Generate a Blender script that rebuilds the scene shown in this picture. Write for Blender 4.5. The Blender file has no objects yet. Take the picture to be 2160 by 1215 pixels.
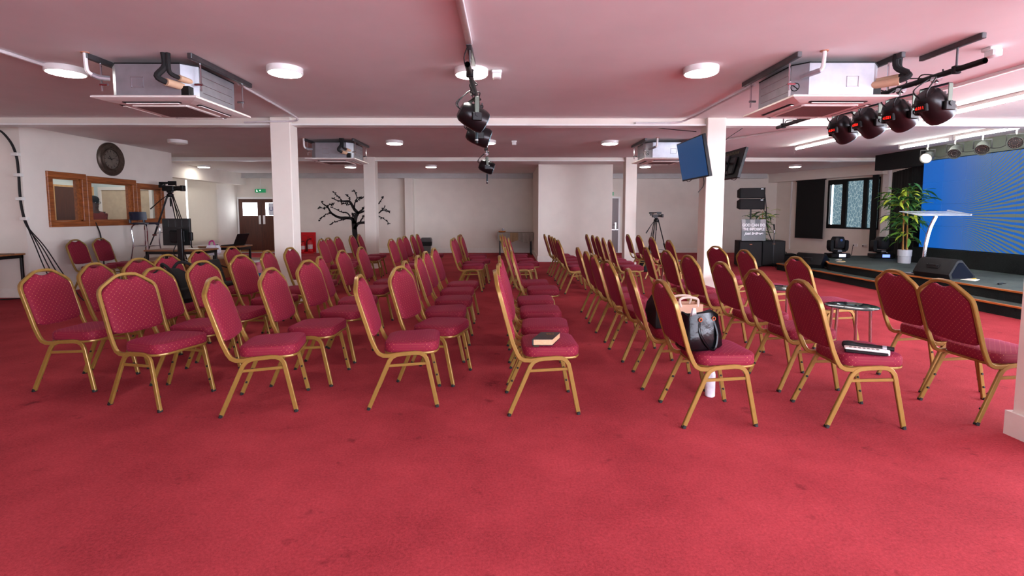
import bpy, math, random
from mathutils import Vector, Matrix
S = bpy.context.scene
COL = S.collection
PI = math.pi
# ------------------------------------------------------------------ camera, world, exposure
cd = bpy.data.cameras.new('camera'); cam = bpy.data.objects.new('camera', cd); COL.objects.link(cam)
cd.sensor_width = 36.0; cd.lens = 17.286; cd.shift_y = -0.03443; cd.clip_start = 0.05; cd.clip_end = 200
_p, _y = 0.07733, 0.00804
_f = Vector((math.sin(_y)*math.cos(_p), math.cos(_y)*math.cos(_p), -math.sin(_p)))
_r = Vector((math.cos(_y), -math.sin(_y), 0)); _u = _r.cross(_f)
cam.matrix_world = Matrix(((_r.x, _u.x, -_f.x, 0), (_r.y, _u.y, -_f.y, 0), (_r.z, _u.z, -_f.z, 1.364), (0, 0, 0, 1)))
S.camera = cam
W = bpy.data.worlds.new('world'); S.world = W; W.use_nodes = True
W.node_tree.nodes['Background'].inputs[0].default_value = (0.80, 0.88, 1.0, 1)
W.node_tree.nodes['Background'].inputs[1].default_value = 1.0
S.view_settings.view_transform = 'Standard'; S.view_settings.look = 'None'
S.view_settings.gamma = 1.0; S.view_settings.use_curve_mapping = False
S.view_settings.exposure = 0.72
LAMP_E, TUBE_E, WIN_E, SIDE_E, REAR_E = 27.0, 36.0, 5.0, 20.0, 9.0
# ------------------------------------------------------------------ materials
def lin(c):
    return tuple((x/255/12.92 if x/255 <= .04045 else ((x/255+.055)/1.055)**2.4) for x in c)
MATS = {}
def mat(name, rgb, rough=.5, metal=0., var=.08, scale=12., bump=0., bscale=200., emit=0., ecol=None, spec=.5, sheen=0., trans=0., alpha=1.):
    if name in MATS: return MATS[name]
    m = bpy.data.materials.new(name); m.use_nodes = True; nt = m.node_tree; b = nt.nodes['Principled BSDF']
    c = lin(rgb)
    tc = nt.nodes.new('ShaderNodeTexCoord')
    if var > 0:
        n = nt.nodes.new('ShaderNodeTexNoise'); n.inputs['Scale'].default_value = scale; n.inputs['Detail'].default_value = 4
        nt.links.new(tc.outputs['Object'], n.inputs['Vector'])
        r = nt.nodes.new('ShaderNodeValToRGB')
        r.color_ramp.elements[0].position = .3; r.color_ramp.elements[1].position = .7
        r.color_ramp.elements[0].color = (*[x*(1-var) for x in c], 1); r.color_ramp.elements[1].color = (*[min(1, x*(1+var)) for x in c], 1)
        nt.links.new(n.outputs['Fac'], r.inputs['Fac']); nt.links.new(r.outputs['Color'], b.inputs['Base Color'])
    else:
        b.inputs['Base Color'].default_value = (*c, 1)
    b.inputs['Roughness'].default_value = rough; b.inputs['Metallic'].default_value = metal
    b.inputs['Specular IOR Level'].default_value = spec
    if sheen: b.inputs['Sheen Weight'].default_value = sheen
    if trans: b.inputs['Transmission Weight'].default_value = trans
    if alpha < 1: b.inputs['Alpha'].default_value = alpha
    if bump:
        n2 = nt.nodes.new('ShaderNodeTexNoise'); n2.inputs['Scale'].default_value = bscale; n2.inputs['Detail'].default_value = 3
        nt.links.new(tc.outputs['Object'], n2.inputs['Vector'])
        bp = nt.nodes.new('ShaderNodeBump'); bp.inputs['Strength'].default_value = bump; bp.inputs['Distance'].default_value = .01
        nt.links.new(n2.outputs['Fac'], bp.inputs['Height']); nt.links.new(bp.outputs['Normal'], b.inputs['Normal'])
    if emit:
        b.inputs['Emission Color'].default_value = (*lin(ecol or rgb), 1); b.inputs['Emission Strength'].default_value = emit
    MATS[name] = m; return m
def nodes_of(m): return m.node_tree.nodes, m.node_tree.links, m.node_tree.nodes['Principled BSDF']
def wood(name, c1, c2, axis_scale=(2, 20, 20), rough=.45):
    if name in MATS: return MATS[name]
    m = bpy.data.materials.new(name); m.use_nodes = True; N, L, b = nodes_of(m)
    tc = N.new('ShaderNodeTexCoord'); mp = N.new('ShaderNodeMapping'); mp.inputs['Scale'].default_value = axis_scale
    n = N.new('ShaderNodeTexNoise'); n.inputs['Scale'].default_value = 2.5; n.inputs['Detail'].default_value = 6; n.inputs['Distortion'].default_value = .6
    r = N.new('ShaderNodeValToRGB'); r.color_ramp.elements[0].position = .3; r.color_ramp.elements[1].position = .7
    r.color_ramp.elements[0].color = (*lin(c1), 1); r.color_ramp.elements[1].color = (*lin(c2), 1)
    L.new(tc.outputs['Object'], mp.inputs['Vector']); L.new(mp.outputs['Vector'], n.inputs['Vector'])
    L.new(n.outputs['Fac'], r.inputs['Fac']); L.new(r.outputs['Color'], b.inputs['Base Color'])
    b.inputs['Roughness'].default_value = rough; MATS[name] = m; return m
def carpet_mat(name, dark, light, grain=420.):
    m = bpy.data.materials.new(name); m.use_nodes = True; N, L, b = nodes_of(m)
    tc = N.new('ShaderNodeTexCoord')
    def noise(s, d, rough=.5):
        n = N.new('ShaderNodeTexNoise'); n.inputs['Scale'].default_value = s; n.inputs['Detail'].default_value = d
        n.inputs['Roughness'].default_value = rough; L.new(tc.outputs['Object'], n.inputs['Vector']); return n
    fine = noise(grain, 2); mid = noise(75., 5, .8); big = noise(1.1, 5, .65); spot = noise(5., 3, .6)
    def math_(op, a, bb, val=None):
        k = N.new('ShaderNodeMath'); k.operation = op
        L.new(a, k.inputs[0])
        if bb is not None: L.new(bb, k.inputs[1])
        else: k.inputs[1].default_value = val
        return k.outputs[0]
    s1 = math_('MULTIPLY', fine.outputs['Fac'], None, .35); s2 = math_('MULTIPLY', mid.outputs['Fac'], None, .65)
    s = math_('ADD', s1, s2)
    s = math_('ADD', s, math_('MULTIPLY', math_('SUBTRACT', big.outputs['Fac'], None, .5), None, .55))
    r = N.new('ShaderNodeValToRGB'); r.color_ramp.elements[0].position = .30; r.color_ramp.elements[1].position = .72
    r.color_ramp.elements[0].color = (*lin(dark), 1); r.color_ramp.elements[1].color = (*lin(light), 1)
    L.new(s, r.inputs['Fac'])
    r2 = N.new('ShaderNodeValToRGB'); r2.color_ramp.elements[0].position = .27; r2.color_ramp.elements[1].position = .36
    r2.color_ramp.elements[0].color = (.62, .62, .62, 1); r2.color_ramp.elements[1].color = (1, 1, 1, 1)
    L.new(spot.outputs['Fac'], r2.inputs['Fac'])
    mx = N.new('ShaderNodeMix'); mx.data_type = 'RGBA'; mx.blend_type = 'MULTIPLY'; mx.inputs[0].default_value = 1
    L.new(r.outputs['Color'], mx.inputs[6]); L.new(r2.outputs['Color'], mx.inputs[7]); L.new(mx.outputs[2], b.inputs['Base Color'])
    b.inputs['Roughness'].default_value = .95; b.inputs['Specular IOR Level'].default_value = .1
    bp = N.new('ShaderNodeBump'); bp.inputs['Strength'].default_value = .6; bp.inputs['Distance'].default_value = .012
    L.new(s2, bp.inputs['Height']); L.new(bp.outputs['Normal'], b.inputs['Normal'])
    MATS[name] = m; return m
def fabric_mat(name, base, dot, period=.035):
    # woven upholstery: a lattice of small gold dots joined by faint thread lines, laid out on the UV map (metres)
    m = bpy.data.materials.new(name); m.use_nodes = True; N, L, b = nodes_of(m)
    uv = N.new('ShaderNodeUVMap'); uv.uv_map = 'UVMap'; sp = N.new('ShaderNodeSeparateXYZ'); L.new(uv.outputs['UV'], sp.inputs[0])
    def M(op, a, c):
        k = N.new('ShaderNodeMath'); k.operation = op
        for i, v in enumerate((a, c)):
            if v is None: continue
            if isinstance(v, (int, float)): k.inputs[i].default_value = v
            else: L.new(v, k.inputs[i])
        return k.outputs[0]
    a = M('DIVIDE', M('ADD', sp.outputs[0], sp.outputs[1]), period); c = M('DIVIDE', M('SUBTRACT', sp.outputs[0], sp.outputs[1]), period)
    def dist(x): return M('ABSOLUTE', M('SUBTRACT', M('FRACT', M('ADD', x, 100.5), None), .5), None)
    da, dc = dist(a), dist(c)
    dots = M('LESS_THAN', M('MAXIMUM', da, dc), .07)
    lines = M('LESS_THAN', M('MINIMUM', da, dc), .035)
    tc = N.new('ShaderNodeTexCoord'); n = N.new('ShaderNodeTexNoise'); n.inputs['Scale'].default_value = 350; L.new(tc.outputs['Object'], n.inputs['Vector'])
    r = N.new('ShaderNodeValToRGB'); bl = lin(base)
    r.color_ramp.elements[0].color = (*[x*.8 for x in bl], 1); r.color_ramp.elements[1].color = (*[min(1, x*1.2) for x in bl], 1)
    L.new(n.outputs['Fac'], r.inputs['Fac'])
    m1 = N.new('ShaderNodeMix'); m1.data_type = 'RGBA'; L.new(M('MULTIPLY', lines, .12), m1.inputs[0]); L.new(r.outputs['Color'], m1.inputs[6]); m1.inputs[7].default_value = (*lin((200, 70, 90)), 1)
    m2 = N.new('ShaderNodeMix'); m2.data_type = 'RGBA'; L.new(M('MULTIPLY', dots, .6), m2.inputs[0]); L.new(m1.outputs[2], m2.inputs[6]); m2.inputs[7].default_value = (*lin(dot), 1)
    L.new(m2.outputs[2], b.inputs['Base Color'])
    b.inputs['Roughness'].default_value = .7; b.inputs['Sheen Weight'].default_value = .12; b.inputs['Sheen Roughness'].default_value = .4
    b.inputs['Sheen Tint'].default_value = (*lin((255, 90, 160)), 1)
    b.inputs['Specular IOR Level'].default_value = .25
    MATS[name] = m; return m
# ------------------------------------------------------------------ mesh builder
class MB:
    def __init__(s): s.v = []; s.f = []; s.uv = {}; s.mi = []
    def quadring(s, rings, close=True, cap0=True, cap1=True):
        base = len(s.v); n = len(rings[0])
        for r in rings: s.v += [tuple(p) for p in r]
        for i in range(len(rings)-1):
            for j in range(n if close else n-1):
                k = (j+1) % n
                s.f.append((base+i*n+j, base+i*n+k, base+(i+1)*n+k, base+(i+1)*n+j))
        if cap0: s.f.append(tuple(base+j for j in reversed(range(n))))
        if cap1: s.f.append(tuple(base+(len(rings)-1)*n+j for j in range(n)))
        return s
    def box(s, x0, x1, y0, y1, z0, z1, m=None):
        b = len(s.v); P = [(x0,y0,z0),(x1,y0,z0),(x1,y1,z0),(x0,y1,z0),(x0,y0,z1),(x1,y0,z1),(x1,y1,z1),(x0,y1,z1)]
        s.v += [tuple(m @ Vector(p)) for p in P] if m is not None else P
        s.f += [tuple(b+i for i in q) for q in ((3,2,1,0),(4,5,6,7),(0,1,5,4),(1,2,6,5),(2,3,7,6),(3,0,4,7))]
        return s
    def bbox(s, x0, x1, y0, y1, z0, z1, c=.01, m=None):
        # box with chamfered vertical edges and a bevelled top and bottom
        def ring(d, z):
            a, b_, e, g = x0+d, x1-d, y0+d, y1-d; k = c
            return [(a+k,e,z),(b_-k,e,z),(b_,e+k,z),(b_,g-k,z),(b_-k,g,z),(a+k,g,z),(a,g-k,z),(a,e+k,z)]
        R = [ring(c*.6, z0), ring(0, z0+c*.6), ring(0, z1-c*.6), ring(c*.6, z1)]
        if m is not None: R = [[tuple(m @ Vector(p)) for p in r] for r in R]
        return s.quadring(R)
    def tube(s, pts, r, n=8, sec=None, caps=True, up=None, closed=False):
        # sweep a section along a polyline; sec = list of (a,b) offsets, a along the side vector, b along the frame normal
        P = [Vector(p) for p in pts]; k = len(P); rr = r if isinstance(r, (list, tuple)) else [r]*k
        T = []
        for i in range(k):
            a = P[(i-1) % k] if (closed or i > 0) else P[i]; b = P[(i+1) % k] if (closed or i < k-1) else P[i]
            T.append((b-a).normalized())
        ref = Vector(up) if up else (Vector((0,0,1)) if abs(T[0].z) < .9 else Vector((1,0,0)))
        nrm = (ref - T[0]*ref.dot(T[0])).normalized(); rings = []
        for i in range(k):
            nrm = (nrm - T[i]*nrm.dot(T[i])); nrm = nrm.normalized() if nrm.length > 1e-6 else T[i].orthogonal().normalized()
            side = T[i].cross(nrm)
            if sec: rings.append([P[i] + side*(a*rr[i]) + nrm*(b*rr[i]) for a, b in sec])
            else: rings.append([P[i] + side*(math.cos(2*PI*j/n)*rr[i]) + nrm*(math.sin(2*PI*j/n)*rr[i]) for j in range(n)])
        if closed: rings.append(rings[0]); return s.quadring(rings, cap0=False, cap1=False)
        return s.quadring(rings, cap0=caps, cap1=caps)
    def lathe(s, prof, n=20, m=None, cap0=True, cap1=True):
        # prof: (radius, z) pairs round the z axis
        R = [[(r*math.cos(2*PI*j/n), r*math.sin(2*PI*j/n), z) for j in range(n)] for r, z in prof]
        if m is not None: R = [[tuple(m @ Vector(p)) for p in r] for r in R]
        return s.quadring(R, cap0=cap0, cap1=cap1)
    def prism(s, poly, z0, z1, m=None):
        R = [[(x, y, z0) for x, y in poly], [(x, y, z1) for x, y in poly]]
        if m is not None: R = [[tuple(m @ Vector(p)) for p in r] for r in R]
        return s.quadring(R)
    def sphere(s, c, r, n=12, k=8, m=None):
        rx, ry, rz = r if isinstance(r, (tuple, list)) else (r, r, r)
        R = [[(c[0]+rx*math.sin(PI*i/k)*math.cos(2*PI*j/n), c[1]+ry*math.sin(PI*i/k)*math.sin(2*PI*j/n), c[2]-rz*math.cos(PI*i/k)) for j in range(n)] for i in range(1, k)]
        if m is not None: R = [[tuple(m @ Vector(p)) for p in r] for r in R]
        return s.quadring(R)
    def mesh(s, name, material, smooth=True, uv=None):
        me = bpy.data.meshes.new(name); me.from_pydata([tuple(p) for p in s.v], [], s.f)
        if uv:
            l = me.uv_layers.new(name='UVMap')
            for poly in me.polygons:
                for li in poly.loop_indices: l.data[li].uv = uv(me.vertices[me.loops[li].vertex_index].co, poly)
        if smooth:
            me.polygons.foreach_set('use_smooth', [True]*len(me.polygons)); me.set_sharp_from_angle(angle=math.radians(38))
        for m_ in (material if isinstance(material, (list, tuple)) else [material]): me.materials.append(m_)
        me.update(); return me
    def build(s, name, material, parent=None, smooth=True, uv=None, loc=None, rz=0.):
        o = bpy.data.objects.new(name, s.mesh(name, material, smooth, uv)); COL.objects.link(o)
        if parent: o.parent = parent
        if loc: o.location = loc
        if rz: o.rotation_euler = (0, 0, rz)
        return o
def tag(o, label, cat=None, group=None, kind=None):
    o['label'] = label
    if cat: o['category'] = cat
    if group: o['group'] = group
    if kind: o['kind'] = kind
    return o
def empty(name, loc=(0,0,0), rz=0., label=None, cat=None, group=None, rot=None):
    o = bpy.data.objects.new(name, None); COL.objects.link(o); o.location = loc; o.rotation_euler = rot or (0,0,rz); o.empty_display_size = .1
    if label: tag(o, label, cat, group)
    return o
def copy_tree(o, parent=None):
    c = o.copy(); COL.objects.link(c); c.parent = parent
    for ch in list(o.children): copy_tree(ch, c)
    return c
def struct(o, label=None):
    o['kind'] = 'structure'
    if label: o['label'] = label
    return o
def TR(x=0, y=0, z=0, rx=0, ry=0, rz=0):
    return Matrix.Translation((x,y,z)) @ Matrix.Rotation(rz,4,'Z') @ Matrix.Rotation(ry,4,'Y') @ Matrix.Rotation(rx,4,'X')
def text(name, body, size, material, parent, loc, rot, shear=0., sx=1., bold=0., align='CENTER', depth=.001):
    cu = bpy.data.curves.new(name, 'FONT'); cu.body = body; cu.size = size; cu.align_x = align; cu.align_y = 'CENTER'
    cu.extrude = depth; cu.shear = shear; cu.offset = bold
    o = bpy.data.objects.new(name, cu); COL.objects.link(o)
    bpy.context.view_layer.update()
    me = bpy.data.meshes.new_from_object(o.evaluated_get(bpy.context.evaluated_depsgraph_get()))
    COL.objects.unlink(o); bpy.data.objects.remove(o)
    me.materials.clear(); me.materials.append(material)
    t = bpy.data.objects.new(name, me); COL.objects.link(t)
    t.parent = parent; t.location = loc; t.rotation_euler = rot; t.scale = (sx, 1, 1)
    return t
def curve_pts(pts, n=6):
    # Catmull-Rom through the points
    P = [Vector(p) for p in pts]; out = []
    for i in range(len(P)-1):
        a, b, c, d = P[max(i-1,0)], P[i], P[i+1], P[min(i+2,len(P)-1)]
        for k in range(n):
            t = k/n; out.append(.5*((2*b)+(c-a)*t+(2*a-5*b+4*c-d)*t*t+(3*b-a-3*c+d)*t**3))
    return out+[P[-1]]
def cable(name, pts, r, m, parent=None, n=6): return MB().tube(curve_pts(pts), r, n=n).build(name, m, parent)
SQ = [(1,1),(-1,1),(-1,-1),(1,-1)]
def rsec(a, b, k=.35):
    c = min(a,b)*k
    return [(a,b-c),(a-c,b),(-a+c,b),(-a,b-c),(-a,-b+c),(-a+c,-b),(a-c,-b),(a,-b+c)]
# ------------------------------------------------------------------ shared materials
M_WALL = mat('wall_paint', (230, 221, 209), .85, var=.03, scale=3, bump=.08, bscale=60)
M_CEIL = mat('ceiling_paint', (232, 226, 224), .9, var=.03, scale=2, bump=.05, bscale=30)
M_WHITE = mat('white_gloss', (236, 234, 230), .35, var=.02)
M_BASE = mat('baseboard_white', (232, 226, 216), .45, var=.03)
M_BLACK = mat('black_plastic', (12, 12, 13), .45, var=.2, spec=.3)
M_BLACKM = mat('black_metal', (17, 17, 18), .35, .3, var=.2)
M_CABLE = mat('black_cable', (14, 14, 15), .5, var=.1)
M_CHROME = mat('chrome', (205, 205, 210), .12, 1., var=.02)
M_STEEL = mat('galvanised_steel', (172, 176, 182), .38, .75, var=.10, scale=9)
M_DARKSTEEL = mat('dark_steel_channel', (96, 96, 98), .45, .8, var=.15)
M_GOLD = mat('gold_frame_paint', (146, 114, 54), .32, .30, var=.05, scale=40)
M_RUBBER = mat('black_rubber', (16, 16, 17), .7, var=.1)
M_FABRIC = fabric_mat('diamond_dot_fabric', (124, 24, 47), (214, 168, 104))
M_CARPET = carpet_mat('red_carpet', (126, 38, 44), (198, 74, 82))
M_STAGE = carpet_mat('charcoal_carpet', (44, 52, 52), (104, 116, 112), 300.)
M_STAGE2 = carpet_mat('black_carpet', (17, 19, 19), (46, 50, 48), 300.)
M_PINE = wood('pine_frame', (120, 62, 26), (168, 96, 46), (14, 1.2, 14))
M_DOOR = wood('brown_door_veneer', (66, 32, 22), (92, 48, 32), (18, 18, 1.2), .35)
M_DESK = wood('desk_laminate', (120, 74, 42), (158, 104, 62), (1.5, 12, 12), .3)
M_NOSE = wood('orange_nosing', (168, 92, 34), (214, 128, 56), (12, 1.2, 12), .35)
M_LAMP = mat('lamp_diffuser', (255, 252, 246), .4, var=0, emit=LAMP_E, ecol=(255, 250, 242))
M_TUBE = mat('tube_glass', (255, 255, 252), .4, var=0, emit=TUBE_E, ecol=(252, 253, 250))
M_DARKCLOTH = mat('black_drape', (13, 14, 14), .9, var=.25, scale=30)
M_SOFFIT = mat('soffit_grey', (98, 106, 94), .8, var=.06)
M_GLASS = mat('clear_glass', (96, 116, 122), .03, var=0, alpha=.08)
def frosted(name, rgb, strength, sc=15.):
    m = bpy.data.materials.new(name); m.use_nodes = True; N, L, b = nodes_of(m)
    tc = N.new('ShaderNodeTexCoord'); v = N.new('ShaderNodeTexVoronoi'); v.feature = 'DISTANCE_TO_EDGE'; v.inputs['Scale'].default_value = sc
    mp = N.new('ShaderNodeMapping'); mp.inputs['Scale'].default_value = (1.5, 1.5, .7); mp.inputs['Rotation'].default_value = (0, .6, 0)
    L.new(tc.outputs['Object'], mp.inputs[0]); L.new(mp.outputs[0], v.inputs['Vector'])
    r = N.new('ShaderNodeValToRGB'); r.color_ramp.elements[0].position = 0; r.color_ramp.elements[1].position = .09
    c = lin(rgb); r.color_ramp.elements[0].color = (min(1, c[0]*3.2), min(1, c[1]*2.4), min(1, c[2]*2.0), 1); r.color_ramp.elements[1].color = (*c, 1)
    L.new(v.outputs['Distance'], r.inputs[0]); L.new(r.outputs[0], b.inputs['Base Color']); L.new(r.outputs[0], b.inputs['Emission Color'])
    b.inputs['Emission Strength'].default_value = strength; b.inputs['Roughness'].default_value = .25; MATS[name] = m; return m
M_FROST = frosted('frosted_daylight_glass', (88, 116, 128), .62, 11.)
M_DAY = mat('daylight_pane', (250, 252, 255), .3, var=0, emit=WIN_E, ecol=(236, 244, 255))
M_LEFTDAY = mat('left_daylight_pane', (250, 252, 255), .3, var=0, emit=1.0, ecol=(236, 244, 255))
M_SIDEFILL = mat('side_fill_pane', (250, 252, 255), .3, var=0, emit=SIDE_E, ecol=(226, 236, 255))
def blind_mat(name, rgb, tr=.35):
    m = bpy.data.materials.new(name); m.use_nodes = True; N, L, b = nodes_of(m)
    t = N.new('ShaderNodeBsdfTranslucent'); t.inputs[0].default_value = (*lin(rgb), 1); mx = N.new('ShaderNodeMixShader'); mx.inputs[0].default_value = tr
    n = N.new('ShaderNodeTexNoise'); n.inputs['Scale'].default_value = 8; tc = N.new('ShaderNodeTexCoord'); L.new(tc.outputs['Object'], n.inputs['Vector'])
    r = N.new('ShaderNodeValToRGB'); c = lin(rgb); r.color_ramp.elements[0].color = (*[x*.93 for x in c], 1); r.color_ramp.elements[1].color = (*c, 1)
    L.new(n.outputs['Fac'], r.inputs[0]); L.new(r.outputs[0], b.inputs['Base Color']); b.inputs['Roughness'].default_value = .8
    L.new(b.outputs[0], mx.inputs[1]); L.new(t.outputs[0], mx.inputs[2]); L.new(mx.outputs[0], N['Material Output'].inputs[0]); MATS[name] = m; return m
M_BLIND = blind_mat('cream_blind_fabric', (226, 218, 206))
# ------------------------------------------------------------------ the room
ZC = 2.80
M_BOXING = mat('boxing_grey', (190, 188, 184), .6, var=.06, scale=5)
struct(MB().box(-9.9, 11.2, -4.2, 17.9, -.1, 0).build('floor', M_CARPET, smooth=False), 'worn red carpet covering the whole hall floor')
struct(MB().box(-9.9, 11.2, -4.2, 17.9, ZC, ZC+.12).build('ceiling', M_CEIL, smooth=False), 'white painted ceiling tinged pink by the carpet')
struct(MB().box(-9.8, 11.1, 17.6, 17.85, 0, ZC).build('wall_back', M_WALL, smooth=False), 'plain off-white wall at the far end')
struct(MB().box(-9.8, 11.1, -4.2, -4, 0, .4).box(-9.8, 11.1, -4.2, -4, 2.72, ZC).box(-9.8, 0, -4.2, -4, .4, 2.72).box(10, 11.1, -4.2, -4, .4, 2.72).build('wall_front', M_WALL, smooth=False))
w7 = struct(empty('window_7'), 'unseen row of glowing panes added behind the camera for light')
MB().box(0, 10, -4.16, -4.14, .4, 2.72).build('pane', mat('rear_fill_pane', (250, 252, 255), .3, var=0, emit=REAR_E, ecol=(226, 236, 255)), w7, smooth=False)  # glowing rear panes, added out of view to brighten foreground and ceiling
for k in range(5): MB().box(-.05+2.5*k, .05+2.5*k, -4.14, -4.05, .4, 2.72).build('mullion', M_WHITE, w7, smooth=False)
# left outer wall with a run of blind-covered windows near the far corner
wl = MB().box(-9.85, -9.6, -4, 12.9, 0, ZC).box(-9.85, -9.6, 12.9, 16.35, 0, .55).box(-9.85, -9.6, 12.9, 16.35, 2.4, ZC).box(-9.85, -9.6, 16.35, 17.6, 0, ZC)
struct(wl.build('wall_left', M_WALL, smooth=False))
win = struct(empty('window_1'), 'wide window behind cream roller blinds on the left wall')
MB().box(-9.82, -9.78, 12.9, 16.35, .55, 2.4).build('pane', M_LEFTDAY, win, smooth=False)
for y in (12.95, 14.78, 16.3): MB().box(-9.78, -9.70, y-.04, y+.04, .55, 2.4).build('mullion', M_WHITE, win, smooth=False)
for i, (y0, y1, lab) in enumerate(((12.7, 14.74, 'cream roller blind nearest the booth on the left wall'), (14.84, 16.30, 'cream roller blind nearest the brown double doors'))):
    b = empty('roller_blind', (-9.56, y0, .42), 0, lab, 'blind', 'cream roller blinds')
    MB().box(-.006, .006, 0, y1-y0, 0, 2.0).build('fabric', M_BLIND, b, smooth=False)
    MB().tube([(0, -.02, 2.02), (0, y1-y0+.02, 2.02)], .028).build('roller_tube', M_WHITE, b)
    MB().bbox(-.012, .012, 0, y1-y0, -.03, .0, .005).build('bottom_bar', M_WHITE, b)
struct(MB().box(-9.6, -9.27, 11.7, 17.6, 2.40, ZC).build('trim_1', M_WALL, smooth=False), 'boxed white bulkhead above the left windows')
# beams: steel I-beams boxed in white, with a flange along the lower edge
def beam(n, y, x0, x1, zb, label, d=.2):
    r = struct(empty('trim_%d' % n, (0, 0, 0)), label)
    MB().box(x0, x1, y+.03, y+d-.03, zb, ZC).build('web', M_WALL, r, smooth=False)
    MB().box(x0, x1, y, y+d, zb-.012, zb+.012).build('flange', M_WHITE, r, smooth=False)
    return r
beam(2, 7.45, -9.6, 10.9, 2.70, 'white ceiling beam spanning the hall over the nearer pillars')
beam(3, 12.52, -9.6, 10.6, 2.72, 'white ceiling beam spanning the hall over the farther pillars')
struct(MB().box(-9.27, .87, 17.32, 17.6, 2.645, ZC).box(-9.27, .87, 17.30, 17.34, 2.63, 2.67).build('trim_4', M_BOXING, smooth=False), 'grey-white pipe boxing along the far wall left of the projecting block')
struct(MB().box(3.0, 9.1, 17.32, 17.6, 2.645, ZC).box(3.0, 9.1, 17.30, 17.34, 2.63, 2.67).build('trim_5', M_BOXING, smooth=False), 'grey-white pipe boxing along the far wall right of the projecting block')
def pillar(x0, x1, y0, y1, label, skirt=True):
    r = struct(empty('pillar', (x0, y0, 0)), label)
    MB().bbox(0, x1-x0, 0, y1-y0, 0, ZC, .008).build('shaft', M_WALL, r)
    if skirt:
        for a in ((-.022, 0, -.022, y1-y0+.022), (x1-x0, x1-x0+.022, -.022, y1-y0+.022), (0, x1-x0, -.022, 0), (0, x1-x0, y1-y0, y1-y0+.022)):
            MB().box(*a, 0, .15).build('baseboard', M_BASE, r, smooth=False)
    return r
pillar(-3.513, -3.218, 7.40, 7.66, 'white square pillar left of the aisle under the nearer beam')
pillar(2.963, 3.244, 7.40, 7.67, 'white square pillar carrying the two televisions')
pillar(-3.621, -3.335, 12.46, 12.74, 'white square pillar in front of the tree decal')
pillar(2.959, 3.245, 12.46, 12.74, 'white square pillar beside the far right door')
pillar(-3.62, -3.33, 17.33, 17.62, 'shallow white pillar against the far wall beside the bin')
pillar(3.122, 3.42, 2.62, 2.937, 'white pillar cut off by the right edge of the picture')
# projecting block in the middle of the far wall
blk = struct(MB().box(.872, 3.004, 14.2, 17.6, 0, ZC).build('wall_block', M_WALL, smooth=False), 'white walled block projecting from the far wall')
struct(MB().box(.85, .872, 14.18, 17.6, 0, .16).box(.872, 3.02, 14.18, 14.2, 0, .16).box(3.004, 3.024, 14.2, 17.6, 0, .16).build('baseboard_block', M_BASE, smooth=False))
struct(MB().box(-9.6, .85, 17.58, 17.6, 0, .17).box(3.024, 9.62, 17.58, 17.6, 0, .17).build('baseboard_back', M_BASE, smooth=False))
# right wall: turned about 17 degrees, then straight on behind the screen
RW = Matrix(((.2935, .956, 0, 9.6), (-.956, .2935, 0, 17.6), (0, 0, 1, 0), (0, 0, 0, 1)))
def rwb(name, mt, a, parent=None): return MB().box(*a, m=RW).build(name, mt, parent, smooth=False)
wr = MB()
for a in ((-.2, 2.0, 0, .2, 0, ZC), (2.0, 3.66, 0, .2, 0, .93), (2.0, 3.66, 0, .2, 2.45, ZC), (3.66, 4.6, 0, .2, 0, ZC)): wr.box(*a, m=RW)
struct(wr.build('wall_right', M_WALL, smooth=False), 'off-white wall running from the far corner to the stage')
struct(rwb('trim_6', M_WALL, (-.1, 3.9, -.30, 0, 2.50, ZC)), 'boxed white bulkhead above the stage-side window')
struct(rwb('trim_7', M_WHITE, (.62, .66, -.03, 0, .17, 2.5)), 'thin white vertical pipe cover on the right wall')
struct(rwb('baseboard_right', M_BASE, (0, 4.4, -.02, 0, 0, .17)))
w2 = struct(empty('window_2'), 'dark-framed frosted window beside the stage')
rwb('pane', M_FROST, (2.06, 3.62, .06, .07, .95, 2.42), w2)
for a in ((2.0, 3.66, .0, .1, .93, .98), (2.0, 3.66, 0, .1, 2.38, 2.45), (2.0, 2.07, 0, .1, .93, 2.45), (2.50, 2.64, -.01, .1, .93, 2.45), (3.16, 3.28, -.01, .1, .93, 2.45), (3.61, 3.66, 0, .1, .93, 2.45)):
    rwb('window_frame', M_BLACK, a, w2)
for a in ((2.07, 2.50, -.012, .08, 2.30, 2.39), (2.07, 2.50, -.012, .08, .97, 1.06)): rwb('casement_rail', M_BLACK, a, w2)
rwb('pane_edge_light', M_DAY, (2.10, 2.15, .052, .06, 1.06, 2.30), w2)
struct(MB().box(10.9, 11.1, 5.2, 13.8, 0, ZC).box(10.9, 11.1, -4, 5.2, 0, .7).box(10.9, 11.1, -4, 5.2, 2.55, ZC).box(10.9, 11.1, -4, -3.6, .7, 2.55).build('wall_side', M_WALL, smooth=False))
w3 = struct(empty('window_3'), 'unseen glowing panes added in the near side wall for light')
MB().box(11.0, 11.02, -3.6, 5.2, .7, 2.55).build('pane', M_SIDEFILL, w3, smooth=False)  # unseen glowing panes, added to throw light in from the right
for y in (-3.6, -1.4, .8, 3.0, 5.2): MB().box(10.93, 11.0, y-.05, y+.05, .7, 2.55).build('mullion', M_BLACK, w3, smooth=False)
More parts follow.
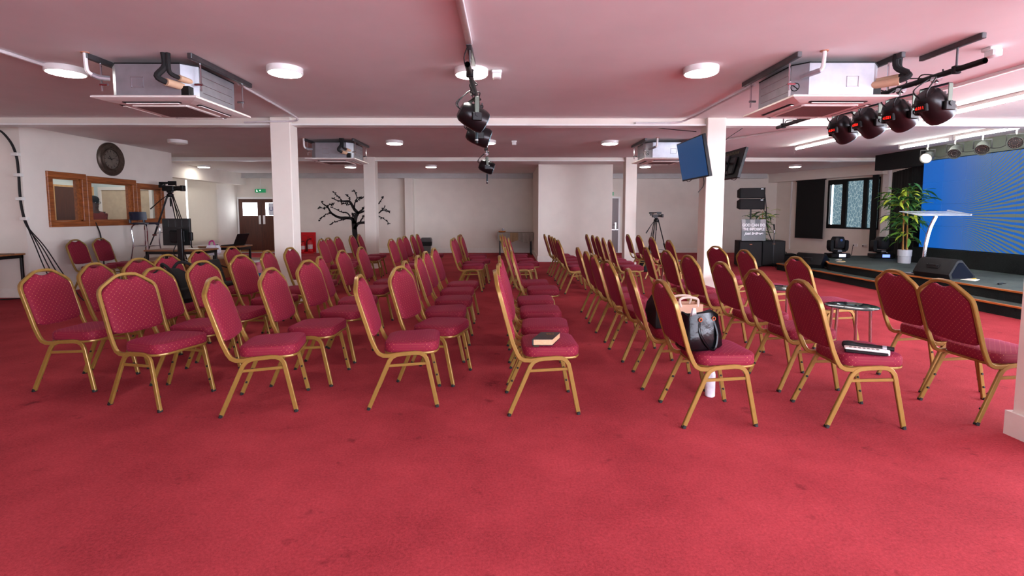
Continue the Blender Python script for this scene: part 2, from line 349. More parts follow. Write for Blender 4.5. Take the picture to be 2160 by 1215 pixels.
# booth (control room) in front of the left wall
bw = MB().box(-9.6, -7.87, 8.1, 8.22, 0, ZC)
BX0, BX1 = -7.98, -7.87
for a in ((8.22, 11.68, 0, 1.17), (8.22, 11.68, 2.09, ZC), (8.22, 8.56, 1.17, 2.09), (9.24, 9.34, 1.17, 2.09), (10.46, 10.57, 1.17, 2.09), (11.29, 11.68, 1.17, 2.09), (10.57, 11.29, 2.0, 2.09)):
    bw.box(BX0, BX1, a[0], a[1], a[2], a[3])
bw.box(-9.6, BX0, 11.58, 11.70, 0, ZC); bw.box(BX0, BX1, 11.68, 11.70, 0, ZC)
struct(bw.build('wall_booth', M_WALL, smooth=False), 'off-white walls of the control booth on the left')
struct(MB().box(BX1, BX1+.018, 8.08, 11.7, 0, .15).box(-9.6, BX1+.018, 8.082, 8.1, 0, .15).build('baseboard_booth', M_BASE, smooth=False))
for i, (y0, y1, z0, z1, lab) in enumerate(((8.505, 9.285, 1.147, 2.11, 'pine-framed booth window nearest the cables, small pane'), (9.288, 10.515, 1.147, 2.085, 'wide pine-framed booth window in the middle, person behind it'), (10.518, 11.34, 1.16, 2.03, 'pine-framed booth window beside the video camera'))):
    w = struct(empty('window_%d' % (4+i)), lab); t = .10
    def fr(a, b, c, d, nm='frame_board'): MB().bbox(BX1-.02, BX1+.035, a, b, c, d, .008).build(nm, M_PINE, w)
    fr(y0, y1, z1-t, z1); fr(y0, y1, z0, z0+t); fr(y0, y0+t, z0+t, z1-t); fr(y1-t, y1, z0+t, z1-t)
    for a in ((y0+t, y1-t, z1-t-.02, z1-t), (y0+t, y1-t, z0+t, z0+t+.02)): MB().box(BX0, BX1, *a).build('inner_bead', M_PINE, w, smooth=False)
    for a in ((y0+t, y0+t+.02, z0+t, z1-t), (y1-t-.03, y1-t, z0+t, z1-t)): MB().box(BX0, BX1, *a).build('inner_bead', M_PINE, w, smooth=False)
    MB().box(-7.93, -7.924, y0+t, y1-t, z0+t, z1-t).build('pane', M_GLASS, w, smooth=False)
# inside the booth
M_BOOTH = mat('booth_paint', (206, 220, 222), .8, var=.02)
struct(MB().box(-9.595, -9.58, 8.25, 11.55, 0, ZC).box(-9.58, -8.0, 11.55, 11.575, 0, ZC).build('wall_inner', M_BOOTH, smooth=False))
d = struct(empty('door_3', (-9.57, 10.40, 0)), 'brown door inside the booth seen through the left pane')
MB().bbox(0, .05, .06, .98, .02, 1.96, .005).build('door_leaf', M_DOOR, d); MB().box(0, .06, 0, .06, 0, 2.0).box(0, .06, .98, 1.04, 0, 2.0).box(0, .06, .06, .98, 1.96, 2.0).build('door_frame', wood('pale_wood', (196, 150, 98), (222, 180, 128), (12, 12, 1)), d, smooth=False)
MB().tube([(.05, .9, 1.0), (.1, .9, 1.0), (.1, .8, 1.0)], .012).build('door_handle', M_CHROME, d)
d = struct(empty('door_4', (-9.4, 11.548, 0)), 'beige panel door inside the booth seen through the middle pane')
MB().box(0, 1.1, -.03, 0, 0, 1.93).build('door_leaf', mat('beige_panel', (196, 178, 152), .6), d, smooth=False)
MB().box(-.07, 0, -.05, 0, 0, 2.0).box(1.1, 1.17, -.05, 0, 0, 2.0).box(0, 1.1, -.05, 0, 1.93, 2.0).build('door_frame', M_WHITE, d, smooth=False)
# doors in the far wall
d1 = struct(empty('door_1', (-9.53, 17.6, 0)), 'brown double doors with white vision panels in the far left corner')
for k, x in enumerate((0, .80)):
    lf = MB().bbox(x+.005, x+.795, -.06, -.01, .05, 1.91, .004).build('door_leaf', M_DOOR, d1)
    MB().box(x+.15, x+.66, -.066, -.055, 1.32, 1.79).build('vision_panel', M_DAY, lf, smooth=False)
    px = x+.70 if k == 0 else x+.05
    MB().bbox(px, px+.075, -.075, -.06, 1.03, 1.34, .004).build('pull_plate', M_CHROME if 0 else M_WHITE, lf)
    MB().box(x+.01, x+.79, -.068, -.058, .05, .09).build('kick_strip', mat('brass', (200, 170, 90), .3, .9), lf, smooth=False)
MB().box(-.05, .0, -.07, 0, 0, 1.98).box(1.6, 1.66, -.07, 0, 0, 1.98).box(0, 1.6, -.07, 0, 1.91, 1.98).build('door_frame', M_WHITE, d1, smooth=False)
pst = MB().box(1.06, 1.36, -.072, -.066, 1.34, 1.77).build('poster', mat('poster_paper', (226, 232, 240), .6), d1, smooth=False)
text('poster_lettering', 'UP', .22, mat('poster_ink', (96, 110, 150), .6), pst, (1.21, -.074, 1.56), (PI/2, 0, 0))
d2 = struct(empty('door_2', (3.05, 17.6, 0)), 'brown door in the far wall beside the projecting block')
lf = MB().bbox(.03, .88, -.06, -.01, .02, 1.94, .004).build('door_leaf', M_DOOR, d2)
MB().bbox(.76, .81, -.075, -.06, .86, 1.08, .004).build('handle_plate', M_CHROME, lf); MB().tube([(.785, -.07, 1.0), (.785, -.12, 1.0), (.68, -.12, 1.0)], .011).build('lever', M_CHROME, lf)
MB().box(.03, .88, -.065, -.06, .82, .835).build('rail_line', M_CHROME, lf, smooth=False)
MB().box(-.02, .03, -.07, 0, 0, 2.0).box(.88, .95, -.07, 0, 0, 2.0).box(.03, .88, -.07, 0, 1.94, 2.0).build('door_frame', M_WHITE, d2, smooth=False)
M_EXIT = mat('exit_green', (16, 130, 80), .4, var=0, emit=.35); M_EXITW = mat('exit_white', (240, 250, 244), .4, var=0, emit=.6)
def exit_sign(loc, w, h, label, rod):
    e = empty('exit_sign', loc, 0, label, 'sign', 'green exit signs')
    MB().bbox(0, w, -.05, 0, 0, h, .008).build('sign_body', M_EXIT, e)
    if rod: MB().tube([(w*.52, -.025, h), (w*.52, -.025, ZC-.16-loc[2])], .008).build('hanging_rod', M_WHITE, e)
    pic = MB().tube([(w*.16, -.053, h*.2), (w*.2, -.053, h*.5), (w*.13, -.053, h*.72)], .012, n=5).tube([(w*.2, -.053, h*.5), (w*.26, -.053, h*.25)], .01, n=5)
    pic.build('running_figure', M_EXITW, e)
    MB().box(w*.44, w*.56, -.053, -.05, h*.42, h*.58).prism([(w*.44, 0), (w*.56, 0), (w*.5, h*.3)], .05, .053, m=TR(rx=PI/2, z=h*.55)).build('arrow', M_EXITW, e, smooth=False)
exit_sign((-8.91, 17.55, 2.14), .36, .13, 'green exit sign hanging above the brown double doors', True)
exit_sign((3.45, 17.59, 2.04), .30, .13, 'green exit sign over the single brown door', False)
# ------------------------------------------------------------------ banquet chairs
def back_u(z): return -.19-(z-.418)*.302 if z < .84 else -.3175-(z-.84)*.16
def chair_meshes(tall=0.):
    Z = lambda z: z if z < .5 else z+tall*min(1, (z-.5)/.30)
    half = [(-.03, -.203, .388), (-.09, -.203, .378), (-.135, -.203, .380), (-.165, -.203, .396), (-.185, -.203, .428), (back_u(.5), -.203, .5)]
    def bp(v, z): return (back_u(z), v, Z(z))
    side = [bp(-.204, .62), bp(-.206, .76), bp(-.204, .795), bp(-.195, .822), bp(-.176, .842), bp(-.10, .893), bp(-.068, .911), bp(-.035, .917)]
    left = half+side; path = left+[bp(0, .918)]+[(x, -y, z) for x, y, z in reversed(left)]
    fr = MB().tube(path, 1., sec=rsec(.014, .011), up=(0, 1, 0)).mesh('back_frame', M_GOLD)
    # padded back
    hp = [(0, .497), (.09, .500), (.15, .506), (.176, .520), (.186, .545), (.190, .62), (.193, .72), (.193, .785), (.184, .808), (.166, .826), (.100, .880), (.080, .893), (.062, .895), (.044, .886), (.02, .880), (0, .878)]
    out = hp+[(-y, z) for y, z in reversed(hp[1:-1])]
    cy, cz = 0, .70; rings = []
    for sc, off in ((.4, -.016), (.9, -.015), (.975, -.011), (1, -.002), (1, .006), (.985, .016), (.94, .024), (.84, .031), (.45, .036)):
        rings.append([(back_u(cz+(z-cz)*sc)+off, cy+(y-cy)*sc, Z(cz+(z-cz)*sc)) for y, z in out])
    pad = MB(); pad.quadring(rings)
    pm = pad.mesh('backrest', M_FABRIC, uv=lambda c, p: (c.y, c.z))
    # seat cushion
    def outline(r, n=6):
        C = [(.235, -.212), (.235, .212), (-.135, .186), (-.135, -.186)]; pts = []
        for i, (x, y) in enumerate(C):
            a = Vector(C[i-1])-Vector((x, y)); b = Vector(C[(i+1) % 4])-Vector((x, y)); a.normalize(); b.normalize()
            p, q, o = Vector((x, y))+a*r, Vector((x, y))+b*r, Vector((x, y))
            for k in range(n+1):
                t = k/n; pts.append(tuple((1-t)**2*p+2*t*(1-t)*o+t*t*q))
        # extra points along the sides so the front edge can bow out
        return [(x+(.020*(1-(y/.215)**2) if x > .1 else 0), y) for x, y in pts]
    O = outline(.085); cx = .05
    def ring(sc, z): return [(cx+(x-cx)*sc, y*sc, z+.020*(x+.1)) for x, y in O]
    seat = MB().quadring([ring(.97, .392), ring(1., .402), ring(1.005, .425), ring(1., .446), ring(.97, .459), ring(.90, .466), ring(.70, .470), ring(.3, .472)])
    per = [0.]
    for i in range(1, len(O)+1): per.append(per[-1]+(Vector(O[i % len(O)])-Vector(O[i-1])).length)
    def suv(c, p):
        if abs(p.normal.z) > .75: return (c.x, c.y)
        k = min(range(len(O)), key=lambda i: (O[i][0]-c.x)**2+(O[i][1]-c.y)**2)
        base = per[k]
        if k == 0 and any(abs(p.center.x-O[-1][0]) < .03 and abs(p.center.y-O[-1][1]) < .06 for _ in (0,)) and p.center.y < O[0][1]: base = per[-1]
        return (base, c.z-.40)
    sm = seat.mesh('seat', M_FABRIC, uv=suv)
    rim = MB().quadring([ring(.90, .374), ring(.985, .378), ring(1.01, .386), ring(1.005, .394), ring(.9, .396)]).mesh('seat_frame', M_GOLD)
    legs, feet = [], []
    for sx, sy in ((-1, -1), (-1, 1), (1, -1), (1, 1)):
        if sx < 0: P = [(-.236, .217, .012), (-.108, .208, .308), (-.094, .207, .340), (-.072, .206, .368), (-.04, .205, .384), (.0, .205, .389), (.045, .205, .391)]
        else: P = [(.236, .212, .012), (.174, .207, .318), (.166, .206, .350), (.148, .205, .376), (.12, .205, .391), (.085, .205, .394), (.035, .205, .391)]
        P = [(x, y*sy, z) for x, y, z in P]
        legs.append(MB().tube(P, 1., sec=rsec(.0145, .010), up=(0, 1, 0)).mesh('leg', M_GOLD))
        d = (Vector(P[1])-Vector(P[0])).normalized(); a = Vector(P[0])-d*.012
        feet.append(MB().tube([(a.x, a.y, 0), tuple(Vector(P[0])+d*.008)], 1., sec=rsec(.0155, .0115)).mesh('rubber_foot', M_RUBBER))
    bumps = []
    for i, (sx, sy) in enumerate(((-1, -1), (-1, 1), (1, -1), (1, 1))):
        bb = []
        for z in (.10, .20):
            x = -.236+.128*(z-.012)/.296 if sx < 0 else .236-.062*(z-.012)/.306
            y = (.214-.018)*sy
            bb.append(MB().tube([(x, y+.012*sy, z), (x, y-.004*sy, z)], .0075, n=6).mesh('stacking_bumper', M_RUBBER))
        bumps.append(bb)
    st = [MB().tube([(-.110, .206*sy, .306), (.176, .206*sy, .318)], 1., sec=rsec(.006, .010)).mesh('stretcher', M_GOLD) for sy in (-1, 1)]
    return dict(fr=fr, pad=pm, seat=sm, rim=rim, legs=legs, feet=feet, bumps=bumps, st=st)
CM = {0: chair_meshes(), 1: chair_meshes(.045), 2: chair_meshes(.03)}
def chair(x, y, a, label, group, tall=0, near=True):
    e = empty('banquet_chair', (x, y, 0), a, label, 'chair', group); K = CM[tall]
    def part(n, me, par=e):
        o = bpy.data.objects.new(n, me); COL.objects.link(o); o.parent = par; return o
    part('back_frame', K['fr']); part('backrest', K['pad']); part('seat', K['seat']); part('seat_frame', K['rim'])
    for i in range(4):
        l = part('leg', K['legs'][i]); part('rubber_foot', K['feet'][i], l)
        if near:
            for b in K['bumps'][i]: part('stacking_bumper', b, l)
    for s in K['st']: part('stretcher', s)
    return e
ORD = ['nearest', 'second', 'third', 'fourth', 'fifth', 'sixth']
NEAR = {
 'first file from the left': [(-3.419, 3.949, -.039), (-3.443, 4.50, .067), (-3.413, 4.955, -.054), (-3.445, 5.41, -.068), (-3.530, 6.129, 0), (-3.489, 6.80, .009)],
 'second file from the left': [(-2.570, 3.602, -.308), (-2.616, 4.085, .004), (-2.608, 4.655, -.126), (-2.616, 5.364, -.109), (-2.635, 6.06, .074), (-2.605, 6.607, -.014)],
 'third file from the left': [(-1.746, 3.495, .201), (-1.642, 4.048, -.013), (-1.620, 4.695, -.134), (-1.668, 5.234, .169), (-1.738, 6.08, -.039), (-1.687, 6.714, .001)],
 'fourth file from the left': [(-.762, 3.600, .102), (-.613, 4.089, -.256), (-.654, 4.665, .037), (-.642, 5.262, .006), (-.668, 5.885, -.03), (-.655, 6.469, -.054)],
 'centre file': [(.236, 3.476, .043), (.249, 4.053, -.06), (.25, 4.66, 0), (.235, 5.247, 0), (.370, 6.005, 0), (.292, 6.60, 0)],
 'third file from the right': [(1.355, 3.275, .038), (1.305, 3.937, -.087), (1.280, 4.695, .083), (1.262, 5.386, .046), (1.262, 5.877, .037), (1.263, 6.582, 0)],
 'second file from the right': [(2.301, 3.251, -.071), (2.316, 3.914, .048), (2.307, 4.548, .048), (2.279, 5.329, .115), (2.281, 6.059, .073), (2.194, 6.61, -.054)],
 'first file from the right': [(3.281, 3.299, .014), (3.405, 3.872, .005), (3.346, 5.122, .033), (3.297, 6.161, .057), (3.226, 6.920, .243)]}
SPECIAL = {('centre file', 0): 'red and gold banquet chair with a black Bible lying on its seat',
 ('third file from the right', 0): 'red and gold banquet chair holding a shiny black handbag',
 ('second file from the right', 0): 'red and gold banquet chair with a microphone on its seat',
 ('first file from the right', 0): 'red and gold banquet chair nearest the pillar at the right edge',
 ('third file from the right', 1): 'red and gold banquet chair holding a beige tote and black bag',
 ('first file from the left', 2): 'red and gold banquet chair with a black backpack on its seat',
 ('first file from the left', 4): 'red and gold banquet chair with a slim black laptop bag on it',
 ('first file from the left', 5): 'red and gold banquet chair with a pink and blue bottle on it'}
for fn, L in NEAR.items():
    for i, (x, y, a) in enumerate(L):
        lab = SPECIAL.get((fn, i), 'red and gold banquet chair, %s in the front block, %s' % (ORD[i], fn))
        chair(x, y, a, lab, 'banquet chairs in the front block', (1, 2, 0)[i] if fn == 'centre file' and i < 3 else 0, near=y < 5)
FAR = {
 'first file from the left': [(-3.043, 8.89, .002), (-3.10, 9.37, -.05), (-3.089, 9.84, -.018), (-2.998, 10.46, -.006), (-3.029, 11.108, .071)],
 'second file from the left': [(-1.798, 8.90, -.099), (-1.766, 9.434, -.036), (-1.805, 10.102, -.093), (-1.763, 10.694, -.035), (-1.744, 11.233, .008)],
 'third file from the left': [(-.690, 8.831, -.024), (-.707, 9.336, -.101), (-.611, 9.84, 0), (-.728, 10.451, -.019), (-.750, 10.978, -.148)],
 'fourth file from the left': [(.219, 8.80, 0), (.337, 9.28, 0), (.268, 9.97, 0), (.158, 10.55, 0), (.198, 11.06, 0)],
 'third file from the right': [(1.195, 8.608, .101), (1.202, 9.253, 0), (1.210, 9.869, 0), (1.208, 10.55, .061), (1.149, 11.095, .015)],
 'second file from the right': [(2.108, 8.593, -.015), (2.137, 9.341, -.048), (2.124, 9.912, .038), (2.133, 10.50, .015), (2.091, 11.032, .01)],
 'first file from the right': [(3.105, 8.472, .007), (3.142, 9.630, .016), (3.114, 10.50, .047), (3.016, 11.03, -.006)]}
for fn, L in FAR.items():
    for i, (x, y, a) in enumerate(L):
        chair(x, y, a, 'red and gold banquet chair, %s in the rear block, %s' % (ORD[i], fn), 'banquet chairs in the rear block', near=False)
chair(-7.33, 8.753, .037, 'red and gold banquet chair against the booth wall, nearer the cables', 'chairs against the booth wall', near=False)
chair(-7.34, 9.30, .033, 'red and gold banquet chair against the booth wall, beside the stool', 'chairs against the booth wall', near=False)
# ------------------------------------------------------------------ ceiling lamps
def lamp(x, y, label, r=.155, on=True):
    e = empty('ceiling_light', (x, y, ZC), 0, label, 'light', 'round ceiling lights')
    MB().lathe([(r+.012, 0), (r+.012, -.05), (r+.006, -.058), (r, -.058)], 28).build('housing', M_WHITE, e)
    MB().lathe([(r*.97, -.052), (r*.97, -.060), (r*.9, -.064)], 28).build('diffuser', M_LAMP if on else M_WHITE, e)
for x, y, l in ((-4.335, 4.98, 'lit round ceiling light at the upper left, left of the nearest air conditioner'), (-2.19, 4.97, 'lit round ceiling light right of the nearest left air conditioner'),
    (-.364, 5.01, 'lit round ceiling light half hidden by the central lighting pipe'), (1.893, 4.93, 'lit round ceiling light left of the nearest right air conditioner'),
    (-2.218, 9.76, 'lit round ceiling light right of the farther left air conditioner'), (1.992, 9.75, 'lit round ceiling light left of the farther right air conditioner'),
    (-6.396, 9.71, 'round unlit ceiling light beside the wall clock'), (-.40, 9.70, 'lit round ceiling light above the farther hanging spotlight'),
    (-4.62, 14.6, 'lit round ceiling light behind the farther left air conditioner'), (-2.244, 14.5, 'small lit round ceiling light left of the projecting block'),
    (3.986, 14.4, 'lit round ceiling light beside the farther right pillar'), (8.324, 14.34, 'lit round ceiling light near the stage-side window'), (-8.895, 14.6, 'lit round ceiling light by the cream blinds')):
    lamp(x, y, l, on=not l.startswith('round'))
# lamps behind the camera and inside the booth, not in view but lighting the room
lamp(-2.2, .3, 'round ceiling light behind the camera on the left'); lamp(1.9, .3, 'round ceiling light behind the camera on the right')
lamp(-8.7, 9.2, 'round ceiling light inside the control booth near its front'); lamp(-8.7, 10.7, 'second unseen ceiling light added to brighten the control booth')  # the second booth lamp is an addition that brightens the interior
# ------------------------------------------------------------------ fluorescent battens
def batten(x, y0, y1, label):
    e = empty('fluorescent_batten', (x, y0, ZC), 0, label, 'light', 'fluorescent battens over the stage'); L = y1-y0
    MB().bbox(-.03, .03, 0, L, -.045, 0, .006).build('tray', M_WHITE, e)
    MB().tube([(0, .05, -.072), (0, L-.05, -.072)], .014, n=10).build('tube', M_TUBE, e)
    for y in (.0, L-.05): MB().bbox(-.02, .02, y, y+.05, -.095, -.04, .004).build('end_cap', M_WHITE, e)
batten(6.02, 8.95, 10.4, 'long fluorescent batten in front of the stage, farthest one'); batten(6.02, 7.70, 8.92, 'fluorescent batten in front of the stage, nearer one just past the beam')
batten(6.02, 5.4, 7.2, 'fluorescent batten in front of the stage, behind the four spotlights'); batten(6.02, 3.2, 5.0, 'fluorescent batten over the hall at the far right edge')
batten(6.02, .6, 2.4, 'fluorescent batten over the hall outside the picture on the right')
batten(8.06, 9.0, 10.2, 'short fluorescent batten above the far stage spotlights'); batten(8.06, 7.75, 8.95, 'short fluorescent batten above the nearer stage spotlights'); batten(8.06, 5.4, 6.6, 'short fluorescent batten over the stage outside the picture')
# ------------------------------------------------------------------ air conditioners
M_ACBODY = M_STEEL; M_ACPANEL = mat('ac_panel_white', (232, 224, 216), .4, var=.02)
M_GRILLE = mat('ac_grille', (118, 96, 92), .7, var=.25, scale=160); M_SLOT = mat('ac_slot_dark', (18, 16, 16), .7, var=.1)
M_HOSE = mat('black_insulation', (16, 16, 17), .8, var=.2); M_TAN = mat('tan_insulation', (196, 160, 130), .7)
def aircon(cx, cy, label, flip):
    e = empty('air_conditioner', (cx, cy, 0), 0, label, 'air conditioner', 'ceiling cassette air conditioners')
    h = .475; z = 2.44
    p = MB().quadring([[(sx*q, sy*q, zz) for sx, sy in ((-1,-1),(1,-1),(1,1),(-1,1))] for q, zz in ((h-.008, z), (h, z-.008), (h, z-.020), (h-.06, z-.034), (.335, z-.046))])
    p.build('fascia_panel', M_ACPANEL, e, smooth=False)
    g = MB().bbox(-.27, .27, -.27, .27, z-.056, z-.044, .02).build('intake_grille', M_ACPANEL, e)
    gm = MB().box(-.24, .24, -.24, .24, z-.0575, z-.055).build('grille_mesh', M_GRILLE, g, smooth=False)
    for a in ((-.27, .27, -.385, -.325), (-.27, .27, .325, .385), (-.385, -.325, -.27, .27), (.325, .385, -.27, .27)):
        zo = z-.0415
        s = MB().bbox(*a, zo-.004, zo+.006, .012).build('air_slot', M_SLOT, e)
        if a[1]-a[0] > .2: MB().box(a[0]+.03, a[1]-.03, a[2]+.022, a[3]-.01, zo-.012, zo-.005).build('louvre', M_ACPANEL, s, smooth=False)
        else: MB().box(a[0]+.022, a[1]-.01, a[2]+.03, a[3]-.03, zo-.012, zo-.005).build('louvre', M_ACPANEL, s, smooth=False)
    b, c = .40, .105
    poly = [(-b+c, -b), (b-c, -b), (b, -b+c), (b, b-c), (b-c, b), (-b+c, b), (-b, b-c), (-b, -b+c)]
    MB().prism(poly, z, z+.30).build('casing', M_ACBODY, e, smooth=False)
    MB().prism([(x*1.01, y*1.01) for x, y in poly], z+.295, z+.305).build('top_edge', M_BLACK, e, smooth=False)
    s = flip
    for x0 in (-.10*s,):
        for a in ((x0-.055, x0+.055, z+.175, z+.179), (x0-.055, x0+.055, z+.085, z+.089), (x0-.055, x0-.051, z+.085, z+.179), (x0+.051, x0+.055, z+.085, z+.179)):
            MB().box(a[0], a[1], -b-.003, -b, a[2], a[3]).build('knockout_line', M_CHROME, e, smooth=False)
    for k in range(3): MB().box(-s*0+(-b-.002 if s < 0 else b-.001), (-b+.001 if s < 0 else b+.002), -.25, .25, z+.07+.075*k, z+.075+.075*k).build('casing_rib', M_CHROME, e, smooth=False)
    for sx in (-1, 1):
        r = MB().bbox(sx*.46-.02, sx*.46+.02, -.52, .52, ZC-.05, ZC-.003, .004).build('mounting_channel', M_DARKSTEEL, e)
        for sy in (-1, 1):
            MB().tube([(sx*.455, sy*.36, z+.06), (sx*.455, sy*.36, ZC-.03)], .008, n=6).tube([(sx*.40, sy*.36, z+.12), (sx*.47, sy*.36, z+.12)], .012, n=6).build('hanger_rod', M_CHROME, e)
    # drain on one chamfered corner, insulated refrigerant pipes on the other, both on the camera side
    dx = -b*s if s > 0 else b
    dpts = [(-s*.36, -.38, z+.17), (-s*.42, -.43, z+.165), (-s*.45, -.47, z+.18), (-s*.465, -.50, z+.21), (-s*.465, -.51, z+.30), (-s*.465, -.51, ZC+.005)]
    if s < 0: dpts = [(.36*-1, -.38, z+.17), (-.33, -.43, z+.18), (-.26, -.50, z+.20), (-.25, -.52, z+.23), (-.25, -.53, z+.31), (-.25, -.53, ZC+.005)]
    MB().tube(dpts[:3], .024, n=8).build('drain_elbow', M_STEEL, e); MB().tube(curve_pts(dpts[2:], 3), .017, n=8).build('drain_pipe', M_WHITE, e)
    MB().tube([(dpts[-1][0], dpts[-1][1], ZC-.006), (dpts[-1][0], dpts[-1][1], ZC+.002)], .035, n=8).build('ceiling_plate', mat('raw_hole', (190, 130, 100), .9), e)
    for k in (0, 1):
        x = .31+.06*k; y0 = -.40+.09*k
        MB().tube([(x-.02, y0+.03, z+.10+.05*k), (x+.03-.09*(1 if s > 0 else -1), y0-.13, z+.10+.06*k)], .034-.006*k, n=10).build('pipe_lagging', M_TAN, e)
        ex = x+.03-.09*(1 if s > 0 else -1)
        if s > 0: hp = [(ex, y0-.12, z+.10+.06*k), (ex-.05, y0-.17, z+.14+.05*k), (.24+.03*k, -.52, z+.24), (.22+.04*k, -.50, ZC+.01)]
        else: hp = [(ex-.02, y0-.11, z+.10+.06*k), (ex+.05, y0-.17, z+.14+.05*k), (.45+.03*k, -.46, z+.24), (.46+.04*k, -.44, ZC+.01)]
        MB().tube(curve_pts(hp, 5), .026-.006*k, n=8).build('refrigerant_hose', M_HOSE, e)
    MB().bbox(.29, .37, -.40, -.33, z, z+.10, .006).build('valve_box', M_BLACK, e)
    if s < 0:
        st = MB().box(-.11, 0, -.001, .001, 0, .15, m=TR(-.335, -.357, z+.01, rz=-PI/4)).build('warning_sticker', mat('sticker_white', (214, 206, 208), .5), e, smooth=False)
        MB().tube([(-.055+.035*math.cos(t*PI/8), -.003, .09+.035*math.sin(t*PI/8)) for t in range(16)], .004, n=4, closed=True).tube([(-.08, -.003, .115), (-.03, -.003, .065)], .004, n=4).build('no_entry_mark', M_BLACK, st)
        st.children[0].matrix_basis = TR(-.335, -.357, z+.01, rz=-PI/4)
aircon(-3.29, 5.03, 'galvanised ceiling cassette air conditioner at the upper left', 1)
aircon(3.03, 4.95, 'galvanised ceiling cassette air conditioner at the upper right', -1)
aircon(-3.38, 9.93, 'smaller-looking cassette air conditioner above the tree decal, farther left', 1)
aircon(3.05, 9.86, 'cassette air conditioner partly hidden by the blue television', -1)
# ------------------------------------------------------------------ conduits, sensors
M_COND = mat('grey_conduit', (214, 206, 206), .5)
tag(MB().bbox(-.345, -.295, -1.5, 4.2, ZC-.035, ZC, .004).build('cable_trunking', M_COND), 'white cable trunking running along the ceiling above the centre', 'trunking')
tag(MB().tube([(-4.40, 1.5, ZC-.018), (-4.41, 4.83, ZC-.018)], .016).build('conduit', M_COND), 'white conduit feeding the upper left ceiling light', 'conduit')
tag(MB().tube(curve_pts([(2.705, 5.5, ZC-.02), (2.70, 7.0, ZC-.02), (2.66, 7.3, ZC-.03), (2.5, 7.43, ZC-.07), (1.9, 7.44, ZC-.075)], 4), .014).build('conduit', M_COND), 'bent grey conduit from the right air conditioner to the beam', 'conduit')
tag(MB().tube(curve_pts([(-2.93, 5.5, ZC-.02), (-3.05, 7.0, ZC-.02), (-3.10, 7.36, ZC-.06), (-3.5, 7.385, ZC-.07), (-3.9, 7.43, ZC-.075)], 4), .014).build('conduit', M_COND), 'grey conduit from the left air conditioner wrapping the left pillar', 'conduit')
tag(MB().tube([(5.1, 7.8, ZC-.02), (3.9, 9.8, ZC-.02)], .02).build('conduit', M_WHITE), 'white slanting conduit on the ceiling past the right pillar', 'conduit')
tag(MB().bbox(4.93, 4.98, 2.5, 7.4, ZC-.03, ZC, .004).build('cable_trunking', M_WHITE), 'white cable trunking on the ceiling right of the four spotlights', 'trunking')
for x, y, l in ((-.11, 5.05, 'white box sensor on the ceiling beside the central light'), (4.17, 4.33, 'white motion sensor on the ceiling at the upper right'), (.12, 9.75, 'small white ceiling sensor over the rear block')):
    e = empty('ceiling_sensor', (x, y, ZC), 0, l, 'sensor', 'ceiling sensors')
    MB().bbox(-.05, .05, -.05, .05, -.03, 0, .008).build('backplate', M_WHITE, e); MB().bbox(-.042, .042, -.07, .03, -.085, -.028, .012).build('sensor_head', M_WHITE, e)
# ------------------------------------------------------------------ lighting rigs
M_PIPE = mat('black_pipe', (26, 24, 22), .4, .5, var=.2); M_LENS = mat('spot_lens', (150, 190, 200), .1, .2, var=.2, scale=60)
M_RED = mat('red_display', (220, 30, 20), .4, var=0, emit=1.6); M_YOKE = mat('yoke_grey', (92, 100, 88), .4, .4)
M_MIRROR = mat('par_mirror', (214, 220, 214), .15, .9, var=.1)
def pipe(loc, L, label, chan=None):
    e = empty('lighting_pipe', loc, 0, label, 'lighting pipe', 'hanging lighting pipes')
    MB().lathe([(.024, 0), (.024, L), (.020, L), (.020, .01), (.0199, 0)], 14, m=TR(rx=-PI/2), cap0=False, cap1=False).build('tube', M_PIPE, e)
    for y in (.25, L-.15):
        MB().tube([(0, y, .02), (0, y, ZC-loc[2]-.04)], .008, n=6).build('drop_rod', M_DARKSTEEL, e)
        MB().bbox(-.032, .032, y-.02, y+.02, -.032, .032, .008).build('pipe_clamp', M_BLACKM, e)
    if chan: MB().bbox(-.02, .02, chan[0], chan[1], ZC-loc[2]-.045, ZC-loc[2]-.002, .004).build('ceiling_channel', M_DARKSTEEL, e)
    return e
def coil(e, pts, r=.006): cable('cable', pts, r, M_CABLE, e, n=5)
p1 = pipe((-.325, 4.05, 2.565), 2.4, 'black lighting pipe hanging over the centre aisle', (.12, .70))
rnd = random.Random(4)
for k in range(4):
    coil(p1, [(rnd.uniform(-.03, .03), .5+.3*k, .03), (.04*(-1)**k, .62+.3*k, .0), (-.04*(-1)**k, .74+.3*k, .03), (0, .9+.3*k, -.03)])
coil(p1, [(-.01, .2, .21), (-.04, .15, .1), (-.03, .3, .03)], .005)
p2 = pipe((3.76, 3.95, 2.575), 3.0, 'black lighting pipe carrying four spotlights at the upper right', (.02, .62))
for k in range(9):
    y = .35+.27*k; coil(p2, [(rnd.uniform(-.03, .03), y, .03), (.05*(-1)**k, y+.1, rnd.uniform(-.03, .07)), (-.04*(-1)**k, y+.2, .04), (.02, y+.33, -.02)])
p3 = pipe((-.40, 8.85, 2.56), 1.0, 'short black lighting pipe over the rear block', None)
